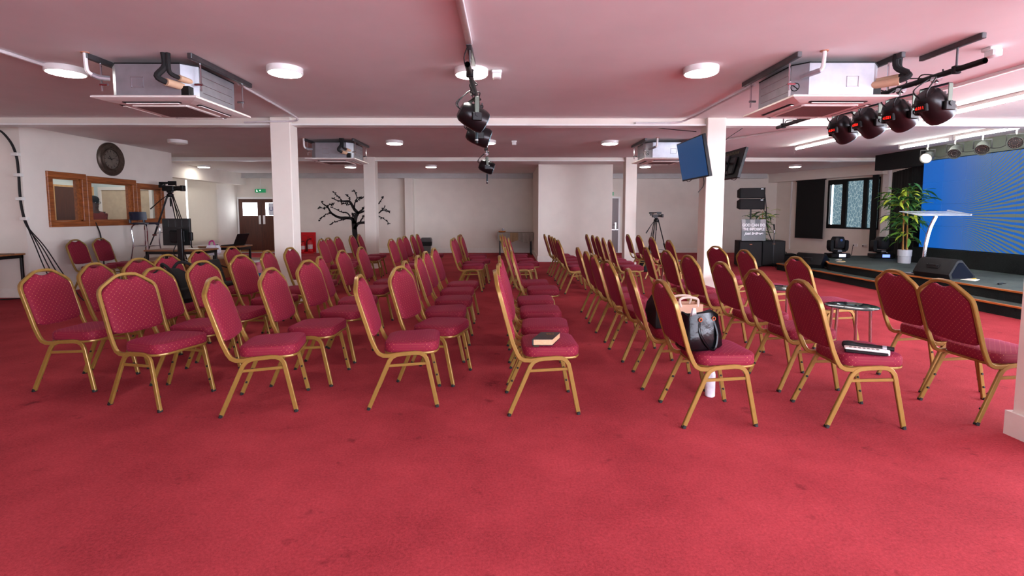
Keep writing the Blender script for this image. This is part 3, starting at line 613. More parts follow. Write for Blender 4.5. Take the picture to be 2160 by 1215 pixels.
def spot(loc, yaw, tilt, label, display, scale=1.):
    # moving-wash style par: rounded black body hung in a U-yoke, lens pointing along local +x, tilted down
    e = empty('stage_spotlight', loc, yaw, label, 'spotlight', 'black hanging spotlights'); e.scale = (scale,)*3
    T = TR(ry=PI/2+tilt)
    MB().lathe([(.03, -.155), (.075, -.15), (.10, -.12), (.113, -.06), (.118, .02), (.118, .09), (.108, .125), (.100, .13)], 22, m=T).build('body', mat('spot_black', (22, 20, 22), .3, .2, var=.15), e)
    MB().lathe([(.098, .128), (.098, .134), (.05, .138)], 22, m=T).build('lens', M_LENS, e)
    for k in range(3): MB().box(-.05+.03*k, -.036+.03*k, -.05, .05, .108, .121, m=TR(ry=tilt)).build('cooling_fin', M_BLACKM, e, smooth=False)
    for s in (-1, 1):
        MB().bbox(-.022, .022, s*.128-.004, s*.128+.004, -.03, .17, .003).build('yoke_arm', M_YOKE, e)
        MB().tube([(0, s*.11, 0), (0, s*.15, 0)], .022, n=8).build('tilt_knob', M_BLACKM, e)
        MB().bbox(-.05, .05, s*.128-.014, s*.128+.014, -.055, .02, .006).build('pivot_plate', M_BLACKM, e)
    MB().bbox(-.022, .022, -.128, .128, .166, .176, .003).build('yoke_bridge', M_BLACKM, e)
    MB().tube([(0, 0, .17), (0, 0, .225)], .012, n=8).tube([(-.0, -.03, .235), (0, .03, .235)], .03, n=8).build('hook_clamp', M_CHROME, e)
    MB().bbox(.0, .14, -.012, .012, .06, .085, .004, m=TR(0, .20, -.02, rz=.3)).build('loose_bracket', M_YOKE, e)
    if display:
        D = TR(ry=tilt-.9)
        dp = MB().bbox(-.155, -.12, -.055, .055, -.035, .035, .008, m=D).build('display_panel', M_BLACK, e)
        tx = text('display_digits', display, .036, M_RED, e, (0, 0, 0), (0, 0, 0))
        tx.matrix_basis = D @ Matrix.Translation((-.157, 0, 0)) @ Matrix.Rotation(-PI/2, 4, 'Z') @ Matrix.Rotation(PI/2, 4, 'X')
    cable('cable', [(-.11, .03, .06), (-.16, .06, .14), (-.05, .02, .24)], .006, M_CABLE, e); cable('cable', [(-.12, -.03, .05), (-.18, -.08, .10), (-.08, -.06, .22), (0, 0, .26)], .006, M_CABLE, e)
    return e
for i, (y, yw, t, l) in enumerate(((4.39, .15, .75, 'black spotlight nearest the camera on the right lighting pipe'), (4.78, .25, .7, 'second black spotlight from the camera on the right pipe'),
    (5.18, .1, .75, 'third black spotlight from the camera on the right pipe'), (5.58, .25, .8, 'farthest black spotlight on the right lighting pipe'))):
    spot((3.76, y, 2.315), yw, t, l, 'd.0%d1' % (i+1))
spot((-.345, 5.0, 2.335), .35, .45, 'large black spotlight on the central pipe above the aisle', None)
spot((-.345, 6.0, 2.31), .1, .35, 'second black spotlight behind the first on the central pipe', None)
spot((-.40, 9.45, 2.27), .1, .35, 'black spotlight hanging over the rear block of chairs', None)
for x, y, z0, l in ((-.325, 5.18, 2.10, 'black wand microphone hanging under the central spotlight'), (-.40, 9.5, 1.955, 'black wand microphone hanging over the rear block')):
    e = empty('hanging_microphone', (x, y, z0), 0, l, 'microphone', 'hanging wand microphones')
    MB().lathe([(.012, 0), (.017, .008), (.017, .03)], 10).build('tip', M_BLACK, e); MB().lathe([(.0175, .03), (.0175, .04)], 10).build('white_ring', M_WHITE, e)
    MB().lathe([(.017, .04), (.016, .17), (.010, .18), (.004, .19), (.004, .45)], 10).build('wand', mat('wand_grey', (44, 58, 62), .4, .3), e)
# ------------------------------------------------------------------ LED par cans by the screen
def parcan(loc, yaw, tilt, label, lit):
    e = empty('par_can', loc, yaw, label, 'spotlight', 'par cans above the screen'); T = TR(ry=PI/2+tilt)
    MB().lathe([(.05, -.16), (.07, -.15), (.085, -.10), (.09, 0), (.10, .07), (.102, .09), (.094, .09), (.09, .05)], 20, m=T, cap1=False).build('body', mat('par_grey', (110, 116, 108), .35, .5, var=.15), e)
    f = MB().lathe([(.091, .055), (.05, .060), (.02, .062)], 20, m=T).build('face', mat('par_lit', (255, 240, 230), .4, var=.1, emit=.8) if lit else mat('par_face', (44, 40, 40), .4), e)
    if not lit:
        for ring, n in ((.072, 16), (.042, 10)):
            for k in range(n):
                a = 2*PI*k/n; MB().sphere((ring*math.cos(a), ring*math.sin(a), .064), .008, 6, 4, m=T).build('led_lens', M_MIRROR, f)
    MB().tube([(0, -.115, -.01), (0, -.115, .14), (0, .115, .14), (0, .115, -.01)], 1., sec=rsec(.012, .004), up=(1, 0, 0)).build('yoke', M_BLACKM, e)
    MB().tube(curve_pts([(0, 0, .14), (.03, 0, .17), (0, 0, .2), (0, 0, ZC-loc[2]-.0)], 4), .012, n=6).build('ceiling_hook', M_WHITE, e)
    cable('cable', [(-.12, .03, .02), (-.2, .16, .0), (-.1, .28, .03), (-.05, .35, .15)], .006, M_CABLE, e)
parcan((8.25, 9.72, 2.49), PI+.55, .35, 'lit par can at the far end above the blue screen', True)
parcan((8.25, 9.13, 2.52), PI+.7, .55, 'second par can from the far end above the blue screen', False)
parcan((8.25, 8.60, 2.52), PI+.75, .5, 'third par can from the far end above the blue screen', False)
parcan((8.25, 8.03, 2.53), PI+.6, .15, 'par can at the right picture edge with a mirror face', False)
# ------------------------------------------------------------------ stage
st = empty('stage', (0, 0, 0), 0, 'low charcoal carpeted stage with two orange-edged steps', 'stage')
up_poly = [(6.95, 3.6), (10.88, 3.6), (10.88, 12.45), (7.95, 12.45), (6.95, 10.55)]
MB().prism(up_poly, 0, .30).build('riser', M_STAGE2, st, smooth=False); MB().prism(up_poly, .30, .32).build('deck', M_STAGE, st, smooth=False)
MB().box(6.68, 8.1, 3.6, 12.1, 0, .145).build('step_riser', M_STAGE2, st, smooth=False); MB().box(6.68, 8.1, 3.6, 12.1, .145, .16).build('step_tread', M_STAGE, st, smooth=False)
MB().bbox(6.665, 6.70, 3.6, 12.11, .138, .163, .004).build('step_nosing', M_NOSE, st); MB().bbox(6.70, 8.1, 12.09, 12.125, .138, .163, .004).build('step_nosing', M_NOSE, st)
MB().bbox(6.935, 6.97, 3.6, 10.55, .298, .323, .004).build('deck_nosing', M_NOSE, st)
MB().bbox(0, 2.147, -.018, .017, .298, .323, .004, m=TR(6.95, 10.55, 0, rz=math.atan2(1.9, 1.0))).build('deck_nosing', M_NOSE, st)
# ------------------------------------------------------------------ LED screen
def led_mat():
    m = bpy.data.materials.new('blue_led_screen'); m.use_nodes = True; N, L, b = nodes_of(m)
    g = N.new('ShaderNodeNewGeometry'); sp = N.new('ShaderNodeSeparateXYZ'); L.new(g.outputs['Position'], sp.inputs[0])
    def M(op, a, c=None):
        k = N.new('ShaderNodeMath'); k.operation = op
        for i, v in enumerate((a, c)):
            if v is None: continue
            if isinstance(v, (int, float)): k.inputs[i].default_value = v
            else: L.new(v, k.inputs[i])
        return k.outputs[0]
    s = M('MAXIMUM', M('SUBTRACT', 10.6, sp.outputs[1]), .02)
    h = M('ABSOLUTE', M('SUBTRACT', sp.outputs[2], 1.345))
    ph = M('MULTIPLY', M('DIVIDE', h, M('ADD', M('MULTIPLY', M('POWER', s, 2.), .181), .16)), 60.)
    wob = N.new('ShaderNodeTexNoise'); wob.inputs['Scale'].default_value = 3; L.new(g.outputs['Position'], wob.inputs['Vector'])
    w = M('SINE', M('ADD', ph, M('MULTIPLY', wob.outputs['Fac'], 2.)))
    st_ = N.new('ShaderNodeMapRange'); L.new(w, st_.inputs[0]); st_.inputs[1].default_value = -.2; st_.inputs[2].default_value = .3
    fade = N.new('ShaderNodeMapRange'); L.new(s, fade.inputs[0]); fade.inputs[1].default_value = .35; fade.inputs[2].default_value = 1.3
    fac = M('MULTIPLY', M('MULTIPLY', st_.outputs[0], fade.outputs[0]), 1.)
    mx = N.new('ShaderNodeMix'); mx.data_type = 'RGBA'; L.new(fac, mx.inputs[0]); mx.inputs[6].default_value = (*lin((2, 104, 206)), 1); mx.inputs[7].default_value = (*lin((110, 122, 112)), 1)
    b.inputs['Base Color'].default_value = (.01, .01, .012, 1); b.inputs['Roughness'].default_value = .6
    L.new(mx.outputs[2], b.inputs['Emission Color']); b.inputs['Emission Strength'].default_value = .50
    MATS['led'] = m; return m
M_LED = led_mat()
sc = empty('led_screen', (8.98, 6.66, .665), 0, 'wide blue LED video wall at the back of the stage', 'screen')
tile = MB().bbox(0, .08, .002, .498, .002, .458, .002).mesh('led_panel', M_LED, smooth=False)
for i in range(8):
    for j in range(4):
        o = bpy.data.objects.new('led_panel', tile); COL.objects.link(o); o.parent = sc; o.location = (0, i*.5, j*.46)
MB().box(.085, .2, 0, 4, 0, 1.84).build('support_frame', M_BLACKM, sc, smooth=False)
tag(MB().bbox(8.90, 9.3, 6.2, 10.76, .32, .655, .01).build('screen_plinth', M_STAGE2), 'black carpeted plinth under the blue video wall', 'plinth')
struct(MB().box(9.0, 9.2, 3.6, 10.70, 2.52, ZC).build('trim_8', M_SOFFIT, smooth=False), 'grey-green fascia between screen and ceiling')
struct(MB().box(8.95, 9.15, 10.66, 12.05, 2.43, ZC).build('trim_9', M_DARKCLOTH, smooth=False), 'black pelmet above the black drape')
dr = MB(); rings = []
pl = [(9.12, 10.70), (9.22, 11.3), (9.90, 12.72)]
pts = []
for i in range(2):
    for k in range(22):
        t = k/22; x = pl[i][0]+(pl[i+1][0]-pl[i][0])*t; y = pl[i][1]+(pl[i+1][1]-pl[i][1])*t; pts.append((x+.02*math.sin(k*1.9+i), y))
dr.quadring([[(x, y, .32) for x, y in pts]+[(x+.03, y, .32) for x, y in reversed(pts)], [(x, y, 2.44) for x, y in pts]+[(x+.03, y, 2.44) for x, y in reversed(pts)]])
tag(dr.build('stage_drape', M_DARKCLOTH), 'tall black drape between the blue screen and the window', 'curtain')
tag(rwb('stage_curtain', M_DARKCLOTH, (3.53, 3.68, -.16, -.10, .30, 2.62)), 'narrow black curtain strip at the right end of the window', 'curtain')
struct(rwb('trim_10', M_WHITE, (3.78, 3.95, -.10, 0, 0, 2.62)), 'white boxed corner strip beside the black drape')
bl = empty('roller_blind', (0, 0, 0), 0, 'black roller blind pulled down over the stage-side wall', 'blind')
rwb('fabric', M_DARKCLOTH, (.95, 1.99, -.125, -.117, .60, 2.48), bl)
MB().tube([RW @ Vector((.92, -.12, 2.49)), RW @ Vector((2.02, -.12, 2.49))], .025).build('roller_tube', M_BLACK, bl)
rwb('bottom_bar', M_BLACK, (.95, 1.99, -.13, -.112, .585, .612), bl)
for s0, z0, lab in ((2.93, .40, 'white double wall socket left of the second moving head'), (3.22, .40, 'white double wall socket hidden partly by the second moving head')):
    so = empty('wall_socket', RW @ Vector((s0, 0, z0)), math.atan2(-.956, .2935), lab, 'socket', 'wall sockets by the stage')
    MB().bbox(0, .15, -.02, 0, 0, .09, .005).build('face_plate', M_WHITE, so); MB().bbox(.02, .05, -.04, -.02, .02, .06, .005).build('plug', M_BLACK, so); MB().bbox(.09, .11, -.024, -.02, .05, .07, .002).build('switch', M_WHITE, so)
tag(cable('power_cable', [RW @ Vector(q) for q in ((2.965, -.05, .42), (2.96, -.06, .3), (2.93, -.1, .1), (2.8, -.3, .01))], .008, M_CABLE), 'black power cable hanging from the stage-side sockets', 'cable')
# ------------------------------------------------------------------ moving heads
def moving_head(loc, yaw, label, glow):
    e = empty('moving_head', loc, yaw, label, 'stage light', 'moving head lights on the stage')
    b = MB().bbox(-.23, .23, -.16, .16, .012, .115, .02).build('base', M_BLACK, e)
    MB().bbox(-.06, .10, -.168, -.158, .03, .10, .004).build('display', mat(glow, (120, 150, 255) if glow == 'display_blue' else (215, 220, 255), .3, var=.2, scale=70, emit=1.1), b)
    for x in (-.19, .19): MB().bbox(x-.02, x+.02, -.1, .1, 0, .015, .004).build('base_foot', M_RUBBER, b)
    MB().lathe([(.10, .115), (.10, .135), (.085, .145)], 18).build('pan_ring', M_BLACK, e)
    y = MB().bbox(-.17, .17, -.09, .09, .145, .20, .02).build('yoke_base', M_BLACK, e)
    MB().box(-.05, .05, -.094, -.088, .15, .19).build('name_plate', M_STEEL, y, smooth=False)
    for s in (-1, 1):
        MB().quadring([[(s*a, -.075, z) for a, z in ((.13, .16), (.20, .18), (.222, .24), (.222, .40), (.20, .43), (.15, .43), (.145, .25))], [(s*a, .075, z) for a, z in ((.13, .16), (.20, .18), (.222, .24), (.222, .40), (.20, .43), (.15, .43), (.145, .25))]]).build('yoke_arm', M_BLACK, e)
    h = MB().quadring([[(x*sc, yy*sc2, z) for x, yy in ((-.12,-.09),(-.08,-.13),(.08,-.13),(.12,-.09),(.12,.09),(.08,.13),(-.08,.13),(-.12,.09))] for sc, sc2, z in ((.55, .6, .215), (.85, .9, .25), (1.0, 1.0, .33), (1.0, 1.0, .42), (.9, .95, .46), (.78, .8, .505), (.70, .72, .515))]).build('head', mat('head_black', (30, 31, 34), .35, .1, var=.15), e)
    MB().lathe([(.032, 0), (.030, .004)], 14, m=TR(0, -.127, .43, rx=PI/2)).build('badge', M_CHROME, h)
moving_head((8.0, 11.85, .32), .0, 'black moving head light on the stage nearer the black blind', 'display_white')
moving_head((8.98, 11.72, .32), -.15, 'black moving head light on the stage beside the drape', 'display_blue')
# ------------------------------------------------------------------ wedge monitors
M_GRILL = mat('monitor_grille', (8, 14, 26), .85, .0, spec=.1, var=.3, scale=220, bump=.3, bscale=400)
def wedge(loc, yaw, label):
    # long axis along local y, back towards -x, sloped grille towards +x
    e = empty('wedge_monitor', loc, yaw, label, 'stage monitor', 'wedge monitors at the stage front')
    prof = [(-.20, 0), (.26, 0), (.28, .05), (.02, .315), (-.06, .325), (-.10, .30), (-.235, .08)]
    MB().quadring([[(x*k, y, z*k+(1-k)*.08) for x, z in prof] for y, k in ((-.31, .94), (-.29, 1), (.29, 1), (.31, .94))]).build('cabinet', mat('wedge_black', (18, 19, 20), .55, spec=.25, var=.15), e)
    n = Vector((.265, 0, .26)).normalized(); L_ = .37
    T = Matrix.Translation((.155, 0, .188)) @ Matrix.Rotation(PI/4, 4, 'Y')
    MB().bbox(-.165, .165, -.27, .27, -.01, .016, .02, m=T).build('grille', M_GRILL, e)
    h = MB().bbox(-.006, .006, -.10, .10, -.04, .04, .01, m=Matrix.Translation((-.168, 0, .195)) @ Matrix.Rotation(.55, 4, 'Y')).build('handle_recess', M_SLOT, e)
    MB().tube([(-.175, -.09, .215), (-.205, -.08, .21), (-.205, .08, .21), (-.175, .09, .215)], .012, n=6).build('handle_bar', M_BLACK, h)
    for y in (-.312, .312): MB().quadring([[(x*.8+.01, y*.99, z*.8+.02) for x, z in prof], [(x*.78+.01, y*1.004, z*.78+.02) for x, z in prof]]).build('end_cheek', M_GRILL, e)
    return e
wedge((7.24, 8.10, .32), .12, 'black wedge monitor at the stage edge in front of the lectern'); wedge((7.02, 11.25, .16), .5, 'black wedge monitor on the lower step at the far end of the stage')
tag(cable('cable_coil', [(7.2, 10.95, .17), (7.3, 10.75, .19), (7.15, 10.7, .17), (7.05, 10.85, .2), (7.25, 10.9, .19), (7.3, 10.7, .165)], .009, M_CABLE), 'loose black cable coil beside the far wedge monitor', 'cable')
# ------------------------------------------------------------------ acrylic lectern
M_ACR = mat('acrylic', (226, 238, 244), .08, var=0, alpha=.38)
lc = empty('lectern', (7.28, 8.48, .32), 0, 'clear acrylic lectern on a curved chrome stem', 'lectern')
MB().bbox(-.25, .25, -.22, .22, 0, .018, .02).build('base_plate', M_CHROME, lc)
MB().tube(curve_pts([(-.02, 0, .015), (-.03, 0, .3), (-.01, 0, .55), (.04, -.0, .80), (.11, -.01, .99), (.13, -.01, 1.03)], 6), 1., sec=rsec(.026, .016), up=(0, 1, 0)).build('stem', M_CHROME, lc)
T = Matrix.Translation((.09, 0, 1.065)) @ Matrix.Rotation(-.05, 4, 'Z') @ Matrix.Rotation(.16, 4, 'X')
MB().bbox(-.42, .42, -.24, .24, -.008, .008, .01, m=T).build('top_plate', M_ACR, lc)
MB().tube([T @ Vector((.42, -.24, .012)), T @ Vector((.42, .24, .012))], .018, n=8).build('book_ledge', M_ACR, lc)
MB().bbox(.03, .15, -.05, .05, -.03, -.008, .006, m=T).build('bracket', M_CHROME, lc)
# ------------------------------------------------------------------ things lying on the stage
for x, y, lab, c, sz in ((7.40, 7.75, 'white paper with yellow edge on the stage deck, beside the wedge', (236, 232, 214), (.12, .09)), (7.35, 10.75, 'crumpled pale paper on the stage near the far wedge', (226, 206, 170), (.09, .06)), (7.6, 11.2, 'flat white paper slip on the stage near the first moving head', (230, 230, 228), (.08, .04))):
    MBp = MB().quadring([[(-sz[0], -sz[1], 0), (sz[0], -sz[1]*.8, .0), (sz[0]*.9, sz[1], .0), (-sz[0], sz[1], .0)], [(-sz[0], -sz[1], .004), (sz[0], -sz[1]*.8, .012), (sz[0]*.9, sz[1], .02), (-sz[0], sz[1], .004)]])
    e = empty('paper', (x, y, .322), .5, lab, 'paper', 'papers left on the stage'); MBp.build('sheet', mat('paper_%d' % c[2], c, .7), e, smooth=False)
    MB().bbox(sz[0]*.6, sz[0]*1.1, -.03, .02, 0, .02, .004).build('yellow_tab', mat('yellow_tab', (214, 180, 40), .5), e)
e = empty('cable_connector', (7.36, 7.22, .325), .3, 'small black and silver cable connector on the stage deck', 'connector')
MB().tube([(-.07, 0, .012), (.0, .0, .012)], .013).build('plug_body', M_BLACK, e); MB().tube([(0, 0, .012), (.05, .01, .012)], .010).build('plug_tip', M_CHROME, e)
MB().tube([(.06+.03*math.cos(t*PI/5), .01+.03*math.sin(t*PI/5), .012) for t in range(10)], .006, n=5, closed=True).build('loop', M_CABLE, e)
# ------------------------------------------------------------------ bamboo plants
M_LEAF = [mat('leaf_green', (84, 136, 44), .5, var=.25, scale=30), mat('leaf_dark', (40, 92, 44), .5, var=.25, scale=30), mat('leaf_yellow', (176, 196, 62), .5, var=.2, scale=30)]
def leaf_mesh(mt):
    b = MB(); up_, lo = [], []
    prof = [(0, .004), (.2, .019), (.45, .026), (.75, .017), (1.0, .001)]
    for t, w in prof:
        z = .03*math.sin(t*PI*.9)-.05*t*t; up_.append([(t*.24, -w, z+.004), (t*.24, 0, z-.002), (t*.24, w, z+.004), (t*.24, 0, z+.001)])
    return b.quadring(up_).mesh('leaf', mt)
LEAF = [leaf_mesh(m_) for m_ in M_LEAF]
M_CANE = mat('bamboo_cane', (176, 128, 62), .5, var=.25, scale=20); M_POT = mat('pot_grey_white', (198, 202, 206), .4, var=.04)
def bamboo(loc, label, potr, height, canes, nleaf, spread, seed, pot=True, wts=(0, 0, 1, 1, 2)):
    R = random.Random(seed); e = empty('bamboo_plant', loc, 0, label, 'plant', 'artificial bamboo plants')
    MB().lathe([(potr*.86, 0), (potr*.90, .02), (potr*.94, .15), (potr*.95, .155), (potr, .16), (potr*1.02, .285), (potr*.95, .29), (potr*.93, .25)], 24).build('pot', M_POT, e)
    MB().lathe([(potr*.92, .24), (potr*.92, .25), (.01, .255)], 18).build('soil', mat('soil', (40, 34, 22), .9), e)
    tops = []
    for k in range(canes):
        a = 2*PI*k/canes+.4; x0, y0 = .05*math.cos(a), .05*math.sin(a); lean = (R.uniform(-.05, .05), R.uniform(-.05, .05)); h = height*R.uniform(.8, .98)
        P = [(x0+lean[0]*t, y0+lean[1]*t, .22+(h-.22)*t) for t in [i/14 for i in range(15)]]
        MB().tube(P, [.011*(1.12 if i % 2 else .95) for i in range(15)], n=7).build('cane', M_CANE, e); tops.append((x0, y0, lean, h))
    for k in range(nleaf):
        x0, y0, lean, h = tops[R.randrange(canes)]
        band = R.choices(((.28, .45), (.5, .72), (.8, 1.05), (.45, .95)), (1, 2.2, 5, 2.2))[0]
        t = R.uniform(*band); a = R.uniform(0, 2*PI); r0 = R.uniform(.0, spread*(.45+.55*min(1, t)))*.8
        o = bpy.data.objects.new('leaf', LEAF[R.choice(wts)]); COL.objects.link(o); o.parent = e
        o.location = (x0+lean[0]*t+r0*math.cos(a), y0+lean[1]*t+r0*math.sin(a), .1+t*(h-.1)+R.uniform(-.06, .08)+.12*r0)
        s = R.uniform(.75, 1.25); o.scale = (s, s*R.uniform(.8, 1.3), s); o.rotation_euler = (R.uniform(-.6, .6), R.uniform(-.55, .7), a+R.uniform(-.7, .7))
    return e
bamboo((8.55, 10.5, .32), 'bamboo plant in a white pot on the stage beside the blue screen', .125, 1.74, 4, 295, .46, 3)
bamboo((7.05, 13.75, 0), 'bamboo plant half hidden behind the line array speakers', .15, 1.60, 3, 120, .34, 8)
# ------------------------------------------------------------------ PA stack
M_CAB = mat('speaker_black', (8, 8, 9), .65, spec=.2, var=.2, scale=60, bump=.15, bscale=300); M_GR2 = mat('speaker_grille', (5, 5, 6), .75, .0, var=.4, scale=300)
def sub(loc, yaw, label):
    e = empty('subwoofer', loc, yaw, label, 'speaker', 'subwoofers'); MB().bbox(-.28, .28, -.30, .30, .02, .68, .012).build('cabinet', M_CAB, e)
    MB().bbox(-.265, .265, -.312, -.299, .035, .665, .008).build('grille', M_GR2, e); MB().box(-.03, .03, -.316, -.311, .59, .605).build('badge', mat('badge_orange', (190, 110, 60), .4), e, smooth=False)
    for y in (-.05, .05): MB().bbox(.278, .285, y-.035, y+.035, .36, .40, .004).build('side_handle', M_SLOT, e)
    for x in (-.22, .22):
        for y in (-.24, .24): MB().lathe([(.02, 0), (.02, .022)], 8, m=TR(x, y, 0)).build('foot', M_RUBBER, e)
    return e
sub((6.36, 12.95, 0), -.25, 'black subwoofer under the black and white slogan board'); sub((7.05, 13.12, 0), -.25, 'black subwoofer to the right behind the thin stand')
la = empty('line_array_pole', (6.42, 13.0, .68), 0, 'black pole holding the two speaker boxes above the slogan board', 'speaker pole'); MB().tube([(0, 0, 0), (0, 0, 1.0)], .02).build('pole', M_BLACKM, la); MB().lathe([(.05, 0), (.05, .012), (.025, .02)], 12).build('flange', M_BLACKM, la)
def array_box(z, tilt, label):
    e = empty('array_speaker', (6.40, 13.0, z), -.25, label, 'speaker', 'line array speaker boxes'); T = Matrix.Rotation(tilt, 4, 'X')
    MB().quadring([[(x, -.2, zz) for x, zz in ((-.30, 0), (.30, 0), (.30, .27), (-.30, .27))], [(x*.98, .2, zz) for x, zz in ((-.30, .04), (.30, .04), (.30, .23), (-.30, .23))]]).build('cabinet', M_CAB, e, smooth=False)
    MB().bbox(-.285, .285, -.212, -.199, .015, .255, .006).build('grille', M_GR2, e)
    MB().bbox(.296, .306, -.05, .07, .08, .19, .006).build('side_handle', M_SLOT, e)
    for y in (-.17, .15): MB().tube([(.30, y, -.01), (.30, y, .28)], .012, n=6).build('rigging_bar', M_BLACKM, e)
    MB().box(.20, .26, -.215, -.211, .235, .25).build('badge', M_STEEL, e, smooth=False)
array_box(1.50, .05, 'lower black line array box above the slogan board'); array_box(1.785, 0, 'upper black line array box above the slogan board')
tag(cable('speaker_cable', [(6.75, 12.95, 1.9), (6.78, 12.9, 1.5), (6.80, 12.9, 1.1), (7.0, 12.9, .6), (7.4, 13.0, .1), (8.0, 13.6, .02), (8.6, 13.5, .02)], .012, M_CABLE), 'black cable drooping from the line array to the floor', 'cable')
# slogan board: photographic print, pale and dark stripes above a grey blur
def board_mat():
    m = bpy.data.materials.new('slogan_print'); m.use_nodes = True; N, L, b = nodes_of(m)
    tc = N.new('ShaderNodeTexCoord'); sp = N.new('ShaderNodeSeparateXYZ'); L.new(tc.outputs['Object'], sp.inputs[0])
    r = N.new('ShaderNodeValToRGB'); r.color_ramp.interpolation = 'CONSTANT'; E_ = r.color_ramp.elements; E_[0].position = 0; E_[0].color = (*lin((136, 128, 125)), 1); E_[1].position = .16; E_[1].color = (*lin((44, 42, 42)), 1)
    for p_, c_ in ((.36, (142, 134, 131)), (.55, (42, 40, 40)), (.77, (150, 142, 140))): q = E_.new(p_); q.color = (*lin(c_), 1)
    mr = N.new('ShaderNodeMapRange'); L.new(sp.outputs[0], mr.inputs[0]); mr.inputs[1].default_value = -.31; mr.inputs[2].default_value = .31; L.new(mr.outputs[0], r.inputs[0])
    r2 = N.new('ShaderNodeValToRGB'); r2.color_ramp.elements[0].position = .42; r2.color_ramp.elements[1].position = .58; r2.color_ramp.elements[0].color = (*lin((58, 56, 55)), 1); r2.color_ramp.elements[1].color = (*lin((84, 80, 78)), 1)
    z = N.new('ShaderNodeMapRange'); L.new(sp.outputs[2], z.inputs[0]); z.inputs[1].default_value = 0; z.inputs[2].default_value = .56
    fm = N.new('ShaderNodeMapRange'); L.new(sp.outputs[2], fm.inputs[0]); fm.inputs[1].default_value = .26; fm.inputs[2].default_value = .36
    L.new(z.outputs[0], r2.inputs[0]); mx = N.new('ShaderNodeMix'); mx.data_type = 'RGBA'; L.new(fm.outputs[0], mx.inputs[0]); L.new(r2.outputs[0], mx.inputs[6]); L.new(r.outputs[0], mx.inputs[7])
    L.new(mx.outputs[2], b.inputs['Base Color']); b.inputs['Roughness'].default_value = .35; MATS['board'] = m; return m
sb = empty('slogan_board', (6.38, 12.72, .685), 0, 'black and white slogan board leaning on top of the subwoofer', 'sign', rot=(-.06, 0, -.05))
MB().bbox(-.31, .31, -.012, .012, 0, .56, .004).build('board', board_mat(), sb)
M_INK = mat('white_lettering', (245, 245, 245), .5, var=0)
text('lettering', 'GOD CAN DO', .098, M_INK, sb, (0, -.014, .405), (PI/2, 0, 0), sx=.90, bold=.004); text('lettering', 'THE IMPOSSIBLE', .092, M_INK, sb, (0, -.014, .30), (PI/2, 0, 0), sx=.82, bold=.004)
text('lettering', 'just believe', .098, M_INK, sb, (0, -.014, .19), (PI/2, 0, 0), shear=.35, sx=1.05, bold=.004)
ms = empty('microphone_stand', (6.86, 12.62, 0), .3, 'thin black microphone stand in front of the right subwoofer', 'microphone stand')
MB().tube([(0, 0, .02), (0, 0, .95)], .010, n=6).build('upright', M_BLACKM, ms)
for k in range(3): a = k*2*PI/3; MB().tube([(0, 0, .10), (.28*math.cos(a), .28*math.sin(a), .012)], .009, n=6).build('leg', M_BLACKM, ms)
MB().tube([(0, 0, .95), (-.04, -.02, 1.12)], .016, n=8).build('microphone', M_BLACK, ms); MB().lathe([(.02, .9), (.022, .97)], 8).build('clutch', M_CHROME, ms)
e = empty('powered_speaker', (7.62, 13.5, 0), .2, 'squat black powered speaker lying beside the subwoofers', 'speaker')
MB().quadring([[(x, y, z) for y, z in ((-.16, .01), (.16, .01), (.17, .2), (.05, .30), (-.12, .28))] for x in (-.30, .30)]).build('cabinet', M_CAB, e); MB().bbox(-.26, .26, -.165, -.155, .04, .24, .006).build('grille', M_GR2, e); MB().tube([(-.1, 0, .29), (-.08, 0, .33), (.08, 0, .33), (.1, 0, .29)], .012, n=6).build('handle', M_BLACK, e)
e = empty('headphones', (7.5, 13.45, .31), .2, 'small white headset resting on the squat powered speaker', 'headphones')
MB().tube([(.06*math.cos(PI*t/8), 0, .07*math.sin(PI*t/8)) for t in range(9)], .012, n=6).build('headband', M_WHITE, e); MB().sphere((-.06, 0, 0), .03, 8, 6).build('ear_cup', M_WHITE, e); MB().sphere((.06, 0, 0), .03, 8, 6).build('ear_cup', M_WHITE, e)
# ------------------------------------------------------------------ televisions on the pillar
M_TVBLUE = mat('tv_blue', (4, 34, 66), .35, var=.06, spec=.2, emit=.24, ecol=(14, 92, 160))
def tv(loc, yaw, tilt, w, h, label, on):
    # screen faces local -y
    e = empty('television', loc, 0, label, 'television', 'televisions on the pillar', rot=(tilt, 0, yaw))
    MB().bbox(-w/2, w/2, -.025, .025, -h/2, h/2, .006).build('bezel', M_BLACK, e)
    MB().box(-w/2+.016, w/2-.016, -.0275, -.0245, -h/2+.022, h/2-.016).build('screen', M_TVBLUE if on else mat('tv_off', (10, 10, 12), .15), e, smooth=False)
    b = MB().bbox(-w*.34, w*.34, .025, .065, -h*.38, h*.2, .02).build('rear_housing', mat('tv_back', (26, 27, 26), .5), e)
    for k in range(9): MB().bbox(-w*.3+k*.06, -w*.3+k*.06+.03, .024, .03, h*.32, h*.42, .004).build('vent', mat('vent_grey', (98, 92, 62), .5), b)
    MB().bbox(-.12, .12, .06, .09, -.13, .13, .006).build('mount_plate', M_BLACKM, e)
    if on: MB().tube([(0, .08, 0), (-.2, .2, .02), (-.42, .318, .06)], .022, n=6).build('mount_arm', M_BLACKM, e)
    cable('cable', [(-.1, .06, -.1), (-.3, .08, -.25), (-.5, .05, -.3), (-.56, .06, -.12), (-.45, .05, .02)], .005, M_CABLE, e)
    return e
tv((2.645, 7.08, 2.155), -PI/2, .19, 1.0, .57, 'wall television showing plain blue on the left of the pillar', True)
t2 = tv((3.76, 8.40, 2.20), PI/2, .25, .95, .50, 'television seen from behind on the right of the pillar', False)
MB().tube([(-.76, .50, -.13), (-.45, .30, -.05), (-.05, .08, 0)], .022, n=6).build('wall_bracket', M_BLACKM, t2)
